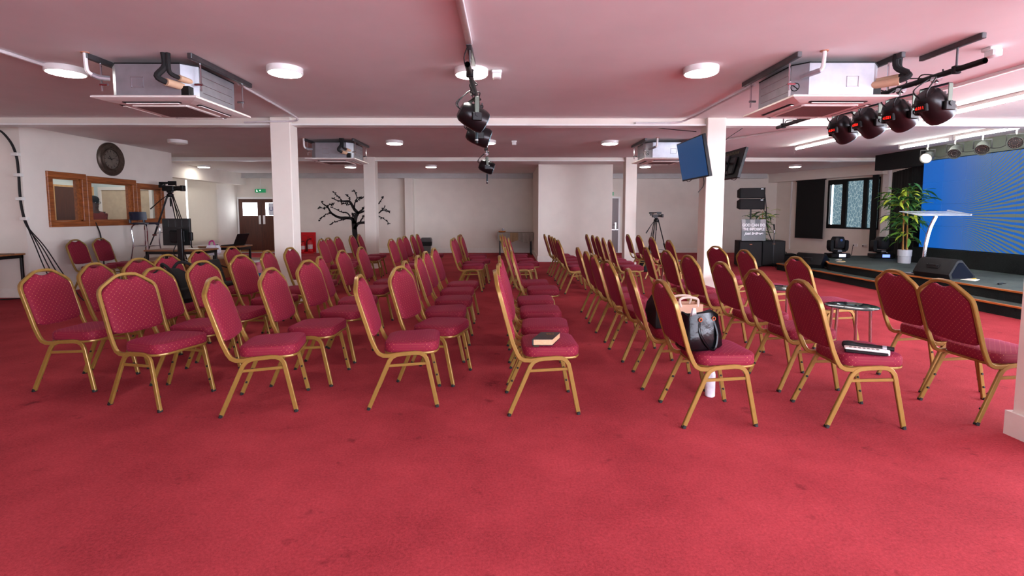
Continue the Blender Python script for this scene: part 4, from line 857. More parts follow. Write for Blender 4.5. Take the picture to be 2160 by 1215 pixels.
tag(cable('pillar_cable', [(2.94, 7.45, 1.95), (2.95, 7.44, 1.85), (2.93, 7.43, 1.78), (2.86, 7.42, 1.70)], .006, M_CABLE), 'short loose black cable below the blue television', 'cable')
tag(cable('ceiling_cable', [(3.28, 7.9, 2.35), (3.45, 7.85, 2.55), (3.75, 7.8, 2.78), (3.4, 7.75, 2.72), (3.26, 7.7, 2.66)], .006, M_CABLE), 'black cable looping from ceiling to the rear television', 'cable')
tag(cable('ceiling_cable', [(2.95, 7.8, 2.66), (2.5, 7.9, 2.72), (2.0, 7.9, 2.785), (1.7, 7.9, 2.785)], .006, M_CABLE), 'black cable slung along the ceiling left of the pillar', 'cable')
# ------------------------------------------------------------------ clock
M_BRONZE = mat('bronze', (84, 72, 62), .45, .55, var=.25, scale=20)
ck = empty('wall_clock', (BX1+.002, 9.90, 2.455), 0, 'large round bronze wall clock above the booth windows', 'clock', rot=(0, PI/2, 0))
MB().lathe([(.325, 0), (.325, .03), (.30, .055), (.235, .035), (.215, .028), (.205, .045), (.19, .045), (.185, .02)], 40, cap1=False).build('rim', M_BRONZE, ck)
MB().lathe([(.19, .018), (.19, .020), (.02, .021)], 32).build('dial', mat('clock_dial', (104, 96, 86), .6, var=.2, scale=15), ck)
dm = mat('clock_ink', (34, 30, 28), .6)
for k in range(12):
    a = 2*PI*k/12; MB().bbox(-.006, .006, -.02, .02, .021, .024, .002, m=Matrix.Rotation(a, 4, 'Z') @ Matrix.Translation((0, .155, 0))).build('hour_mark', dm, ck)
# dial up direction is local -x (world +z), image right is local +y
def hand(ang, L_, w, nm): MB().bbox(-w, w, -.02, L_, .026, .030, .002, m=Matrix.Rotation(ang, 4, 'Z')).build(nm, dm, ck)
hand(math.radians(180-12), .09, .007, 'minute_hand'); hand(math.radians(100+30), .08, .008, 'hour_hand'); hand(math.radians(20), .11, .004, 'second_hand')
# ------------------------------------------------------------------ cables on the booth corner
M_TAPE = mat('white_tape', (226, 224, 216), .6)
cb = empty('cable_bundle', (0, 0, 0), 0, 'thick black cable bundle taped to the corner of the booth', 'cable')
top = [(-9.2, 8.06, 2.75), (-8.6, 8.06, 2.76), (-8.2, 8.06, 2.74), (-7.99, 8.06, 2.55), (-7.90, 8.06, 2.30), (-7.885, 8.06, 2.0), (-7.89, 8.06, 1.75), (-7.875, 8.06, 1.45), (-7.80, 8.05, 1.18)]
for k, (ex, ey) in enumerate(((-7.20, 7.75), (-7.0, 7.85), (-7.32, 7.8), (-7.1, 7.7))):
    o = .014
    cable('cable', [(x+(k % 2)*o, y-(k//2)*o, z) for x, y, z in top]+[(-7.62+.05*k, 7.98, .84), (-7.40+.08*k, 7.88, .48), (-7.12+.10*k, 7.78, .10), (-7.0+.10*k, 7.74, .012)], .008, M_CABLE, cb)
for z, x in ((2.33, -7.905), (2.0, -7.885), (1.62, -7.885), (1.3, -7.84)): MB().bbox(x-.05, x+.06, 8.02, 8.085, z-.025, z+.025, .006).build('tape', M_TAPE, cb)
tag(cable('wall_cable', [(-7.84, 9.42, 1.22), (-7.83, 9.50, 1.0), (-7.82, 9.52, .7), (-7.80, 9.55, .2), (-7.7, 9.7, .02)], .012, M_CABLE), 'black cable falling from the booth window between the two chairs', 'cable')
tag(cable('floor_cable', [(-7.75, 8.6, .012), (-7.6, 8.2, .012), (-7.75, 7.9, .03), (-8.1, 7.85, .012), (-8.6, 7.9, .012)], .010, M_CABLE), 'black cable lying along the foot of the booth corner', 'cable')
# ------------------------------------------------------------------ person in the booth
M_SKIN = mat('skin', (78, 50, 38), .55, var=.08); M_SHIRT = mat('rust_shirt', (120, 34, 22), .8, var=.12, scale=25); M_TROUSER = mat('dark_trousers', (26, 26, 32), .8); M_HAIR = mat('black_hair', (12, 11, 11), .9, var=.3, scale=60, bump=.5, bscale=120)
def skin_obj(name, V, E_, Rr, material, parent, root=0, sub=2):
    me = bpy.data.meshes.new(name); me.from_pydata(V, E_, []); o = bpy.data.objects.new(name, me); COL.objects.link(o)
    o.modifiers.new('skin', 'SKIN'); ly = me.skin_vertices[0] if me.skin_vertices else None
    for i, r in enumerate(Rr): me.skin_vertices[0].data[i].radius = (r if isinstance(r, tuple) else (r, r))
    me.skin_vertices[0].data[root].use_root = True
    m_ = o.modifiers.new('subsurf', 'SUBSURF'); m_.levels = sub; m_.render_levels = sub; o.modifiers['skin'].use_smooth_shade = True
    me.materials.append(material); o.parent = parent; return o
pr = empty('person', (-8.36, 10.02, 0), -.15, 'person in a rust shirt and glasses standing inside the booth', 'person')
# facing local +x
V = [(0, 0, .95), (.0, 0, 1.10), (.0, 0, 1.28), (-.01, 0, 1.40), (.005, 0, 1.47), (.025, 0, 1.56), (.02, 0, 1.64),
     (0, -.17, 1.38), (.02, -.23, 1.12), (.14, -.22, .90), (.19, -.21, .82), (0, .17, 1.38), (.02, .23, 1.12), (.14, .22, .90), (.19, .21, .82),
     (0, -.09, .90), (.02, -.10, .50), (0, -.10, .09), (.13, -.11, .04), (0, .09, .90), (.02, .10, .50), (0, .10, .09), (.13, .11, .04)]
Ed = [(0,1),(1,2),(2,3),(3,4),(4,5),(5,6),(3,7),(7,8),(8,9),(9,10),(3,11),(11,12),(12,13),(13,14),(0,15),(15,16),(16,17),(17,18),(0,19),(19,20),(20,21),(21,22)]
Rr = [(.13,.16), (.11,.15), (.12,.17), (.08,.12), .055, (.088,.075), (.09,.075), .055, .045, .036, .03, .055, .045, .036, .03, .085, .06, .042, .036, .085, .06, .042, .036]
skin_obj('body', V, Ed, Rr, M_SKIN, pr)
Vs = [V[0], V[1], V[2], V[3], V[7], V[8], V[11], V[12]]
skin_obj('shirt', Vs, [(0,1),(1,2),(2,3),(3,4),(4,5),(3,6),(6,7)], [(.15,.18), (.13,.17), (.14,.19), (.10,.14), .072, .060, .072, .060], M_SHIRT, pr)
skin_obj('trousers', [V[0], V[15], V[16], V[17], V[19], V[20], V[21]], [(0,1),(1,2),(2,3),(0,4),(4,5),(5,6)], [(.145,.17), .10, .075, .055, .10, .075, .055], M_TROUSER, pr)
MB().sphere((.005, 0, 1.665), (.108, .092, .085), 18, 12).build('hair', M_HAIR, pr)
MB().quadring([[(.10, y, z) for y, z in ((-.012, 1.56), (.012, 1.56), (.010, 1.595), (-.010, 1.595))], [(.132, y, z) for y, z in ((-.014, 1.555), (.014, 1.555), (.006, 1.575), (-.006, 1.575))]]).build('nose', M_SKIN, pr)
MB().bbox(.098, .112, -.028, .028, 1.512, 1.524, .004).build('mouth', mat('lips', (70, 38, 34), .5), pr)
gl = MB()
for s in (-1, 1):
    gl.tube([(.115, s*.036+.026*math.cos(t*PI/6), 1.605+.02*math.sin(t*PI/6)) for t in range(12)], .004, n=5, closed=True); gl.tube([(.112, s*.062, 1.61), (.0, s*.082, 1.615)], .004, n=5)
gl.tube([(.117, -.012, 1.608), (.117, .012, 1.608)], .004, n=5).build('glasses', M_BLACK, pr)
for s in (-1, 1):
    MB().sphere((.092, s*.034, 1.605), .011, 8, 6).build('eye', mat('eye_white', (200, 196, 190), .3), pr); MB().sphere((.015, s*.082, 1.59), (.022, .012, .032), 8, 6).build('ear', M_SKIN, pr)
    MB().bbox(.17, .23, s*.21-.035, s*.21+.035, .74, .83, .015).build('hand', M_SKIN, pr)
    for f_ in range(4): MB().tube([(.21, s*.21+(f_-1.5)*.018, .75), (.225, s*.21+(f_-1.5)*.018, .715), (.215, s*.21+(f_-1.5)*.018, .675-.008*(f_ % 2))], [.009, .0085, .007], n=6).build('finger', M_SKIN, pr)
    MB().tube([(.215, s*.175, .79), (.25, s*.165, .76), (.26, s*.165, .73)], [.011, .010, .008], n=6).build('thumb', M_SKIN, pr)
# ------------------------------------------------------------------ AV corner: riser, tripod camera, stool, desks
tag(MB().bbox(-7.86, -6.1, 9.98, 11.66, 0, .42, .006).build('riser_platform', M_DESK), 'low wooden platform against the booth under the video camera', 'platform')
def tripod(loc, label, H, spread, angs, m_=M_BLACKM):
    e = empty('tripod', loc, 0, label, 'tripod', 'camera tripods')
    MB().lathe([(.05, H-.10), (.065, H-.08), (.065, H-.04), (.04, H-.02), (.05, H)], 14).build('head_bowl', M_BLACK, e)
    MB().tube([(0, 0, H-.12), (0, 0, H-.30)], .016, n=8).build('centre_column', m_, e)
    for a in angs:
        c, s = math.cos(a), math.sin(a); l = MB()
        for o in (-.022, .022): l.tube([(c*.05-s*o, s*.05+c*o, H-.06), (c*spread*.62-s*o, s*spread*.62+c*o, H*.36)], .010, n=6)
        l.tube([(c*spread*.45, s*spread*.45, H*.52), (c*spread, s*spread, .02)], .013, n=6); l.sphere((c*spread, s*spread, .018), .02, 8, 6)
        lo = l.build('leg', m_, e)
        MB().bbox(-.03, .03, -.035, .035, -.02, .02, .006, m=Matrix.Translation((c*spread*.62, s*spread*.62, H*.36)) @ Matrix.Rotation(a, 4, 'Z')).build('leg_lock', mat('lock_red', (90, 34, 26), .5), lo)
        MB().tube([(0, 0, H*.42), (c*spread*.6, s*spread*.6, H*.38)], .006, n=5).build('spreader', m_, e)
    MB().tube([(-.02, 0, H-.03), (-.16, -.10, H-.18), (-.30, -.2, H-.36)], [.008, .009, .014], n=6).build('pan_handle', M_BLACK, e)
    return e
def camcorder(loc, yaw, label, sc=1.):
    e = empty('video_camera', loc, yaw, label, 'video camera', 'video cameras on tripods'); e.scale = (sc,)*3
    MB().bbox(-.14, .10, -.055, .055, .03, .14, .015).build('body', M_BLACK, e); MB().lathe([(.045, 0), (.05, .06), (.055, .13), (.062, .14), (.062, .20)], 16, m=TR(.09, 0, .09, ry=PI/2)).build('lens', M_BLACKM, e)
    MB().bbox(.24, .30, -.06, .06, .03, .15, .006).build('lens_hood', M_BLACK, e); MB().tube(curve_pts([(-.10, 0, .13), (-.09, 0, .20), (.02, 0, .215), (.12, 0, .20), (.13, 0, .14)], 4), .014, n=8).build('carry_handle', M_BLACK, e)
    MB().tube([(-.24, .05, .20), (.02, .05, .21)], [.03, .018], n=10).build('shotgun_microphone', mat('foam', (16, 16, 17), .95), e); MB().bbox(.02, .20, -.10, -.085, .15, .24, .006).build('flip_screen', M_BLACK, e)
    MB().bbox(-.22, -.13, -.035, .035, .10, .17, .01).build('viewfinder', M_BLACK, e); MB().bbox(-.06, .06, -.03, .03, 0, .035, .006).build('quick_plate', M_BLACKM, e)
tripod((-7.28, 10.72, .42), 'tall black tripod beside the booth holding a video camera', 1.42, .54, (-.55, 1.3, PI+.25)); camcorder((-7.28, 10.72, 1.84), .05, 'black video camera on the tall tripod beside the booth')
tripod((3.62, 12.0, 0), 'black tripod standing behind the right-hand chairs', 1.28, .40, (-.15, 2.0, 4.2)); camcorder((3.60, 12.0, 1.28), .0, 'black video camera on the tripod behind the right-hand chairs', .62)
e = empty('camera_bag', (3.30, 11.72, 0), .3, 'black bag with dangling straps by the far tripod', 'bag'); MB().bbox(-.14, .14, -.10, .10, .0, .30, .05).build('body', M_DARKCLOTH, e); cable('strap', [(-.12, 0, .28), (-.05, -.05, .5), (.1, -.02, .48), (.13, 0, .28)], .014, M_DARKCLOTH, e)
# bar stool
so = empty('bar_stool', (-7.48, 10.22, .42), -.1, 'dark blue plastic bar stool with chrome legs beside the booth', 'stool')
M_NAVY = mat('navy_plastic', (16, 24, 46), .4, var=.1)
MB().bbox(-.19, .21, -.20, .20, .745, .785, .05).build('seat_shell', M_NAVY, so)
bk_ = MB(); bk_.quadring([[(-.17-.02*math.cos(t*1.2)*2-.06*(z-.8)+.05*abs(t)**2, .2*t, z) for t in [k/5-1 for k in range(11)]]+[(-.195-.02*math.cos(t*1.2)*2-.06*(z-.8)+.05*abs(t)**2, .2*t, z) for t in [1-k/5 for k in range(11)]] for z in (.83, .90, .96, 1.0)]); bk_.build('backrest', M_NAVY, so)
for y_ in (-.17, .17): MB().bbox(-.20, -.165, y_-.025, y_+.025, .77, .85, .01).build('back_support', M_NAVY, so)
for sx, sy in ((-1, -1), (-1, 1), (1, -1), (1, 1)):
    MB().tube(curve_pts([(sx*.12, sy*.12, .75), (sx*.17, sy*.16, .66), (sx*.16, sy*.15, .35), (sx*.20, sy*.19, .0)], 5), .012, n=8).build('leg', M_CHROME, so)
MB().tube([(sx*.165, sy*.155, .30) for sx, sy in ((-1, -1), (1, -1), (1, 1), (-1, 1))], .008, n=6, closed=True).build('foot_rail', M_CHROME, so)
def desk(loc, yaw, w, d_, h, label, extra=True):
    e = empty('desk', loc, yaw, label, 'desk', 'wood-topped desks'); MB().bbox(0, w, 0, d_, h-.025, h, .004).build('desk_top', M_DESK, e)
    for x in (.02, w-.055):
        for y in (.02, d_-.055): MB().bbox(x, x+.035, y, y+.035, 0, h-.025, .003).build('leg', M_BLACKM, e)
    MB().box(.02, w-.02, .02, .05, h-.075, h-.025).build('apron', M_BLACKM, e, smooth=False); MB().box(.02, w-.02, d_-.05, d_-.02, h-.075, h-.025).build('apron', M_BLACKM, e, smooth=False)
    for x in (.02, w-.05): MB().box(x, x+.03, .05, d_-.05, h-.075, h-.025).build('side_rail', M_BLACKM, e, smooth=False)
    return e
desk((-6.32, 8.55, 0), 0, .98, .55, .75, 'wooden desk behind the black display on its stand'); desk((-5.93, 9.42, 0), .02, .79, .50, .76, 'small wooden desk carrying the open black laptop'); desk((-9.45, 7.44, 0), 0, 1.60, .60, .74, 'wooden desk cut off by the left edge of the picture')
e = empty('desk_shelf', (-5.62, 8.60, .0), 0, 'small black equipment shelf under the desk behind the display', 'shelf'); MB().bbox(-.18, .24, 0, .4, .50, .53, .004).build('shelf_board', M_BLACK, e); MB().bbox(-.1, .1, .1, .3, .53, .57, .01).build('router', M_WHITE, e)
for x_ in (-.16, .2): MB().box(x_, x_+.03, .02, .05, 0, .5).build('post', M_BLACKM, e, smooth=False)
mo = empty('display_stand', (-5.46, 8.28, 0), 0, 'black display on a tall floor stand seen from behind', 'monitor')
MB().bbox(-.32, .14, -.01, .035, .85, 1.30, .006).build('display_panel', mat('display_back', (20, 24, 24), .45, var=.15), mo); MB().bbox(-.18, .06, -.06, -.01, .90, 1.10, .02).build('rear_box', M_BLACK, mo)
MB().bbox(-.02, .065, -.11, -.055, .03, 1.13, .006).build('post', M_BLACKM, mo); MB().bbox(-.30, .34, -.25, .15, 0, .03, .01).build('foot_plate', M_BLACKM, mo); MB().bbox(.13, .19, -.05, .0, .93, 1.07, .01).build('side_bracket', M_BLACK, mo)
for k in range(4): MB().bbox(-.30+.11*k, -.205+.11*k, -.014, -.008, 1.16, 1.28, .004).build('vent_panel', mat('vent_dark', (30, 34, 34), .5), mo)
cable('cable', [(-.05, -.03, .92), (-.12, -.05, .7), (-.05, .3, .5), (.1, .35, .2)], .008, M_CABLE, mo)
def laptop(loc, yaw, label, mt):
    e = empty('laptop', loc, yaw, label, 'laptop', 'open laptops'); MB().bbox(-.13, .13, -.18, .18, 0, .018, .006).build('base', mt, e)
    T = Matrix.Translation((.13, 0, .015)) @ Matrix.Rotation(.42, 4, 'Y'); MB().bbox(-.006, .006, -.18, .18, 0, .24, .004, m=T).build('lid', mt, e); MB().box(-.009, -.006, -.165, .165, .015, .225, m=T).build('screen', mat('laptop_screen', (14, 15, 20), .2), e, smooth=False)
    MB().box(-.10, .06, -.16, .16, .018, .020).build('keyboard', M_RUBBER, e, smooth=False)
laptop((-5.40, 9.68, .76), -.1, 'open black laptop on the small desk', M_BLACK)
laptop((-8.33, 7.70, .74), PI*.97, 'silver laptop at the left edge of the picture', M_STEEL)
e = empty('computer_mouse', (-5.66, 9.55, .76), 0, 'black computer mouse left of the laptop', 'mouse'); MB().sphere((0, 0, .012), (.055, .03, .016), 12, 8).build('shell', M_BLACK, e); MB().bbox(.02, .045, -.003, .003, .022, .032, .002).build('wheel', M_STEEL, e)
e = empty('webcam', (-8.08, 7.72, .74), .4, 'tiny round black webcam on the left edge desk', 'webcam'); MB().lathe([(.02, 0), (.012, .01), (.01, .03)], 10).build('stand', M_BLACK, e); MB().sphere((0, 0, .05), .024, 10, 8).build('ball', M_BLACK, e); cable('cable', [(0, .02, .02), (.1, .0, .006), (.22, -.03, .006), (.3, -.05, .006)], .004, M_CABLE, e)
e = empty('carrier_bag', (-5.57, 9.30, .60), .1, 'white plastic carrier bag with magenta handles beside the laptop desk', 'bag')
MB().quadring([[(x*k, y*k, z) for x, y in ((-.10, -.05), (.10, -.06), (.12, .05), (-.09, .06))] for k, z in ((.7, .0), (1.05, .05), (1.0, .14), (.8, .19))]).build('bag_body', mat('white_plastic_print', (226, 220, 226), .4, var=.1, scale=18), e); MB().tube(curve_pts([(-.06, 0, .18), (-.05, 0, .25), (.01, 0, .27), (.04, 0, .18)], 4), .014, n=6).build('handle', mat('magenta_plastic', (170, 30, 110), .4), e)
e = empty('side_bag', (-5.72, 9.30, 0), 0, 'small black bag with strap left of the white carrier bag', 'bag'); MB().bbox(-.09, .07, -.07, .07, .30, .62, .03).build('body', M_DARKCLOTH, e); cable('strap', [(.05, -.05, .55), (.3, -.06, .42), (.5, -.03, .36), (.62, 0, .42), (.5, .0, .55)], .012, M_DARKCLOTH, e)
MB().tube([(-.01, 0, .3), (-.01, 0, .0)], .015, n=6).build('support_leg', M_BLACKM, e)
tag(MB().bbox(-9.58, -7.0, 12.2, 15.6, 0, .012, .004).build('laminate_patch', M_DESK), 'strip of brown laminate flooring under the left windows', 'flooring')
# ------------------------------------------------------------------ far wall: extinguishers, decal, bin, table
fx = empty('extinguisher_stand', (-7.36, 17.56, 0), 0, 'red fire extinguisher backboard against the far wall', 'fire point'); M_FRED = mat('fire_red', (206, 16, 30), .35, var=.04)
MB().bbox(0, .52, -.03, 0, 0, .74, .01).build('backboard', M_FRED, fx); MB().bbox(0, .52, -.24, -.03, 0, .05, .01).build('tray', M_FRED, fx)
for x in (.02, .27): MB().tube([(x+.01, -.035, .42), (x+.01, -.035, .60), (x+.11, -.035, .64), (x+.21, -.035, .60), (x+.21, -.035, .42)], .012, n=6).build('embossed_arch', mat('fire_red_dark', (176, 12, 24), .4), fx)
for x, lab, sc_ in ((-7.25, 'left red fire extinguisher on the red stand', .9), (-7.0, 'right red fire extinguisher on the red stand', 1.1)):
    e = empty('fire_extinguisher', (x, 17.42, .05), 0, lab, 'fire extinguisher', 'fire extinguishers'); e.scale = (sc_,)*3
    MB().lathe([(.06, 0), (.075, .01), (.075, .30), (.06, .35), (.025, .38), (.025, .40)], 16).build('cylinder', M_FRED, e); MB().bbox(-.03, .05, -.015, .015, .40, .43, .006).build('valve_lever', M_BLACK, e)
    cable('hose', [(-.03, -.02, .40), (-.09, -.03, .36), (-.10, -.04, .18), (-.08, -.05, .05)], .012, M_BLACK, e); MB().lathe([(.0755, .10), (.0755, .24)], 16, cap0=False, cap1=False).build('label_band', mat('label_white', (226, 200, 200), .5, var=.3, scale=60), e)
sk = empty('wall_switch', (-6.72, 17.6, .42), 0, 'small white wall socket beside the fire extinguishers', 'socket'); MB().bbox(0, .15, -.02, 0, 0, .15, .006).build('plate', M_WHITE, sk); MB().bbox(.05, .09, -.03, -.02, .06, .11, .004).build('plug', M_BLACK, sk)
# tree decal: branches as flat cut vinyl
td = empty('tree_decal', (-5.48, 17.595, 0), 0, 'black leafless tree decal stuck on the far wall', 'decal'); M_VINYL = mat('black_vinyl', (16, 15, 16), .5, var=.1)
def ribbon(b, P, w0, w1):
    n = len(P); L_, R_ = [], []
    for i, (x, z) in enumerate(P):
        x0, z0 = P[max(i-1, 0)]; x1, z1 = P[min(i+1, n-1)]; dx, dz = x1-x0, z1-z0; k = math.hypot(dx, dz) or 1; w = w0+(w1-w0)*i/(n-1)
        L_.append((x-dz/k*w, z+dx/k*w)); R_.append((x+dz/k*w, z-dx/k*w))
    for i in range(n-1): b.quadring([[(q[0], y, q[1]) for q in (L_[i], R_[i], R_[i+1], L_[i+1])] for y in (0, -.004)])
def smooth2(P, n=5): return [(v.x, v.z) for v in curve_pts([(x, 0, z) for x, z in P], n)]
tk = MB(); ribbon(tk, smooth2([(.12, .0), (.07, .25), (.02, .6), (.0, .95), (-.01, 1.12)]), .10, .085); ribbon(tk, smooth2([(-.16, .16), (.0, .2), (.24, .16)]), .015, .01); tk.build('trunk', M_VINYL, td, smooth=False)
BR = [([(0, 1.05), (-.08, 1.22), (-.26, 1.25), (-.55, 1.27), (-.80, 1.42), (-.92, 1.62), (-1.08, 1.74), (-1.15, 1.82)], .05, .006), ([(-.62, 1.29), (-.78, 1.40), (-.98, 1.38), (-1.12, 1.28), (-1.22, 1.15)], .016, .005), ([(-.18, 1.24), (-.42, 1.18), (-.70, 1.10), (-.88, 1.0)], .016, .005), ([(-.14, 1.30), (-.24, 1.42), (-.45, 1.46), (-.62, 1.55), (-.78, 1.62)], .02, .005),
      ([(.0, 1.05), (.06, 1.3), (.12, 1.42), (.0, 1.58), (-.14, 1.82), (-.34, 1.84), (-.56, 1.86), (-.78, 1.96)], .06, .006), ([(-.40, 1.85), (-.52, 1.98), (-.68, 2.15)], .012, .004), ([(-.08, 1.72), (-.22, 1.74), (-.42, 1.78)], .014, .005), ([(-.14, 1.82), (-.16, 1.98), (-.26, 2.08)], .012, .004), ([(.01, 1.58), (.04, 1.78), (.12, 1.95), (.06, 2.14), (.0, 2.2)], .02, .004), ([(.06, 1.8), (.2, 1.92), (.32, 1.96)], .012, .004),
      ([(.12, 1.42), (.32, 1.56), (.42, 1.74), (.50, 1.95)], .028, .005), ([(.12, 1.40), (.40, 1.5), (.74, 1.62), (.95, 1.85), (1.06, 2.02)], .028, .005), ([(.0, .85), (.14, 1.05), (.40, 1.10), (.7, 1.3), (.98, 1.5), (1.12, 1.68)], .045, .006), ([(.62, 1.24), (.85, 1.30), (1.05, 1.22), (1.24, 1.05)], .016, .005), ([(.2, 1.08), (.3, 1.25), (.42, 1.36)], .02, .006), ([(.98, 1.5), (1.15, 1.52), (1.24, 1.46)], .01, .004), ([(-.02, 1.14), (-.06, 1.32), (-.02, 1.4)], .012, .004), ([(-.92, 1.62), (-1.1, 1.6), (-1.24, 1.62)], .012, .004), ([(-.92, 1.62), (-.86, 1.72), (-.72, 1.74)], .010, .004)]
R = random.Random(11)
lm = MB().quadring([[(0, 0, -.008), (.02, 0, -.014), (.045, 0, 0), (.02, 0, .014), (0, 0, .008)], [(0, -.004, -.008), (.02, -.004, -.014), (.045, -.004, 0), (.02, -.004, .014), (0, -.004, .008)]]).mesh('twig_leaf', M_VINYL, smooth=False)
for P, w0, w1 in BR:
    q = smooth2(P); b = MB(); ribbon(b, q, w0*1.35, w1*1.6); br = b.build('branch', M_VINYL, td, smooth=False)
    for k in range(9):
        i = min(len(q)-1, int(len(q)*(.35+.65*k/8))); x, z = q[i]
        o = bpy.data.objects.new('twig_leaf', lm); COL.objects.link(o); o.parent = br; o.location = (x, 0, z); o.rotation_euler = (0, R.uniform(0, 2*PI), 0); s_ = R.uniform(1.1, 2.0); o.scale = (s_, 1, s_)
bn = empty('waste_bin', (-2.87, 17.3, 0), 0, 'grey lidded waste bin with a black liner by the far wall', 'bin'); MB().quadring([[(sx*a, sy*a*.8, z) for sx, sy in ((-1, -1), (1, -1), (1, 1), (-1, 1))] for a, z in ((.13, 0), (.15, .28), (.165, .34))]).build('bin_body', mat('bin_grey', (86, 84, 82), .5), bn, smooth=False)
MB().quadring([[(sx*a, sy*a*.8, z) for sx, sy in ((-1, -1), (1, -1), (1, 1), (-1, 1))] for a, z in ((.172, .27), (.18, .36), (.178, .42))]).build('liner', M_DARKCLOTH, bn, smooth=False); MB().quadring([[(sx*a, sy*a*.8, z) for sx, sy in ((-1, -1), (1, -1), (1, 1), (-1, 1))] for a, z in ((.182, .42), (.18, .50), (.15, .56))]).build('lid', mat('lid_grey', (66, 66, 66), .4), bn, smooth=False)
tb = empty('side_table', (-.33, 16.55, 0), 0, 'table with a grey and tan cloth against the far wall', 'table'); M_CLOTH = mat('grey_cloth', (150, 140, 130), .8, var=.08)
MB().bbox(0, 1.16, 0, .55, .73, .755, .004).build('table_top', M_BLACK, tb)
for x in (.03, 1.09):
    for y in (.03, .48): MB().bbox(x, x+.04, y, y+.04, 0, .73, .003).build('leg', M_BLACKM, tb)
tc_ = empty('tablecloth', (-.33, 16.55, .757), 0, 'grey cloth with a wide tan stripe on the far table', 'tablecloth'); fold = []
n_ = 41
for zz, k in ((.004, 0), (-.02, .5), (-.15, 1), (-.30, 1.3)): fold.append([(-.02+1.20*i/(n_-1), -.015-.012*k-.014*k*math.sin(i*1.3), zz+(.04*math.sin(i*.35) if k > 1.2 else 0)) for i in range(n_)])
cl = MB(); cl.quadring([[p for p in r] for r in fold], close=False, cap0=False, cap1=False); cl.box(-.02, 1.18, -.015, .56, 0, .006); cl.box(-.03, -.02, -.015, .56, -.2, .006); cl.box(1.18, 1.19, -.015, .56, -.22, .006); cl.build('cloth', M_CLOTH, tc_)
MB().quadring([[(x, y-.008, z) for x, y, z in r[14:24]] for r in fold], close=False, cap0=False, cap1=False).build('tan_stripe', mat('tan_cloth', (156, 126, 92), .8), tc_)
e = empty('wooden_tray', (-.20, 16.75, .765), 0, 'small orange wooden tray on the far table', 'tray'); MB().lathe([(.09, 0), (.12, .015), (.125, .04), (.115, .04), (.10, .018)], 18, cap1=False).build('dish', M_NOSE, e); MB().lathe([(.10, .018), (.01, .019)], 18).build('base_inlay', M_NOSE, e)
e = empty('drinking_glass', (-.17, 16.95, .765), 0, 'clear drinking glass behind the wooden tray', 'glass'); MB().lathe([(.035, 0), (.045, .13), (.042, .13), (.032, .01)], 14, cap1=False).build('tumbler', M_ACR, e); MB().lathe([(.034, .01), (.040, .08)], 14).build('contents', mat('pale_violet', (190, 170, 190), .5), e)
# ------------------------------------------------------------------ small glass tables between the chairs
M_SMOKE = mat('smoked_glass', (40, 66, 66), .06, var=0, metal=.25, spec=1.)
def glass_table(x, y, label):
    e = empty('glass_table', (x, y, 0), .1, label, 'table', 'small round glass side tables')
    MB().lathe([(.20, .508), (.215, .512), (.215, .518), (.205, .522)], 32).build('glass_top', M_SMOKE, e)
    for a in (.6, 2.4, 3.2, 5.2): MB().tube([(.15*math.cos(a), .15*math.sin(a), .508), (.17*math.cos(a), .17*math.sin(a), .0)], .013, n=10).build('leg', M_CHROME, e)
    MB().lathe([(.03, .49), (.03, .508)], 12).build('hub', M_CHROME, e)
glass_table(3.20, 4.50, 'smoked glass side table nearest the camera, beside the microphone chair'); glass_table(3.18, 5.64, 'smoked glass side table half hidden behind the right-hand chairs'); glass_table(3.02, 9.05, 'smoked glass side table among the rear right chairs')
# ------------------------------------------------------------------ things on and under the chairs
bk = empty('bible', (.268, 3.372, .4775), .0, 'thick black Bible with pale page edges on the centre chair', 'book'); bq = [(-.106, -.092), (.034, -.092), (.108, .108), (-.032, .108)]
def bpoly(k): return [(x*k+.0, y*k) for x, y in bq]
MB().prism(bpoly(1.0), .0, .004).build('back_cover', mat('leather_black', (18, 18, 18), .4, bump=.2, bscale=300), bk, smooth=False); MB().prism(bpoly(.96), .004, .040).build('page_block', mat('page_edges', (206, 166, 126), .7, var=.12, scale=90), bk, smooth=False); cv = MB().prism(bpoly(1.0), .040, .044).build('front_cover', mat('leather_black', (18, 18, 18)), bk, smooth=False)
MB().prism([(bq[0][0], bq[0][1]), (bq[0][0]+.01, bq[0][1]), (bq[3][0]+.01, bq[3][1]), (bq[3][0], bq[3][1])], .002, .043).build('spine', mat('leather_black', (18, 18, 18)), bk, smooth=False)
text('gold_lettering', 'HOLY\nBIBLE', .022, mat('gold_foil', (150, 110, 40), .35, .6), cv, (.03, .055, .0445), (0, 0, 0), depth=.0004)
MB().box(-.10, -.06, -.13, -.09, .0, .0015).build('ribbon', M_BLACK, bk, smooth=False)
M_LEATHER = mat('black_leather', (6, 7, 9), .25, var=.3, scale=14, bump=.35, bscale=18, spec=.28)
hb = empty('handbag', (1.28, 3.235, .474), .35, 'shiny black leather handbag on the chair in front', 'bag')
rings = []
for z, hx, hy in ((0, .14, .075), (.02, .155, .085), (.10, .15, .080), (.18, .135, .065), (.235, .125, .055)):
    rr = [(hx*(abs(math.cos(t))**.5)*math.copysign(1, math.cos(t)), hy*(abs(math.sin(t))**.6)*math.copysign(1, math.sin(t))+.006*math.sin(5*t+z*30), z+.012*math.sin(3*t)*(z/.24)) for t in [2*PI*k/28 for k in range(28)]]; rings.append(rr)
MB().quadring(rings, cap1=False).build('bag_body', M_LEATHER, hb); MB().quadring([[(x*.96, y*.93, z) for x, y, z in rings[4]], [(x*.9, y*.85, z-.06) for x, y, z in rings[4]]], cap0=False).build('lining', M_DARKCLOTH, hb)
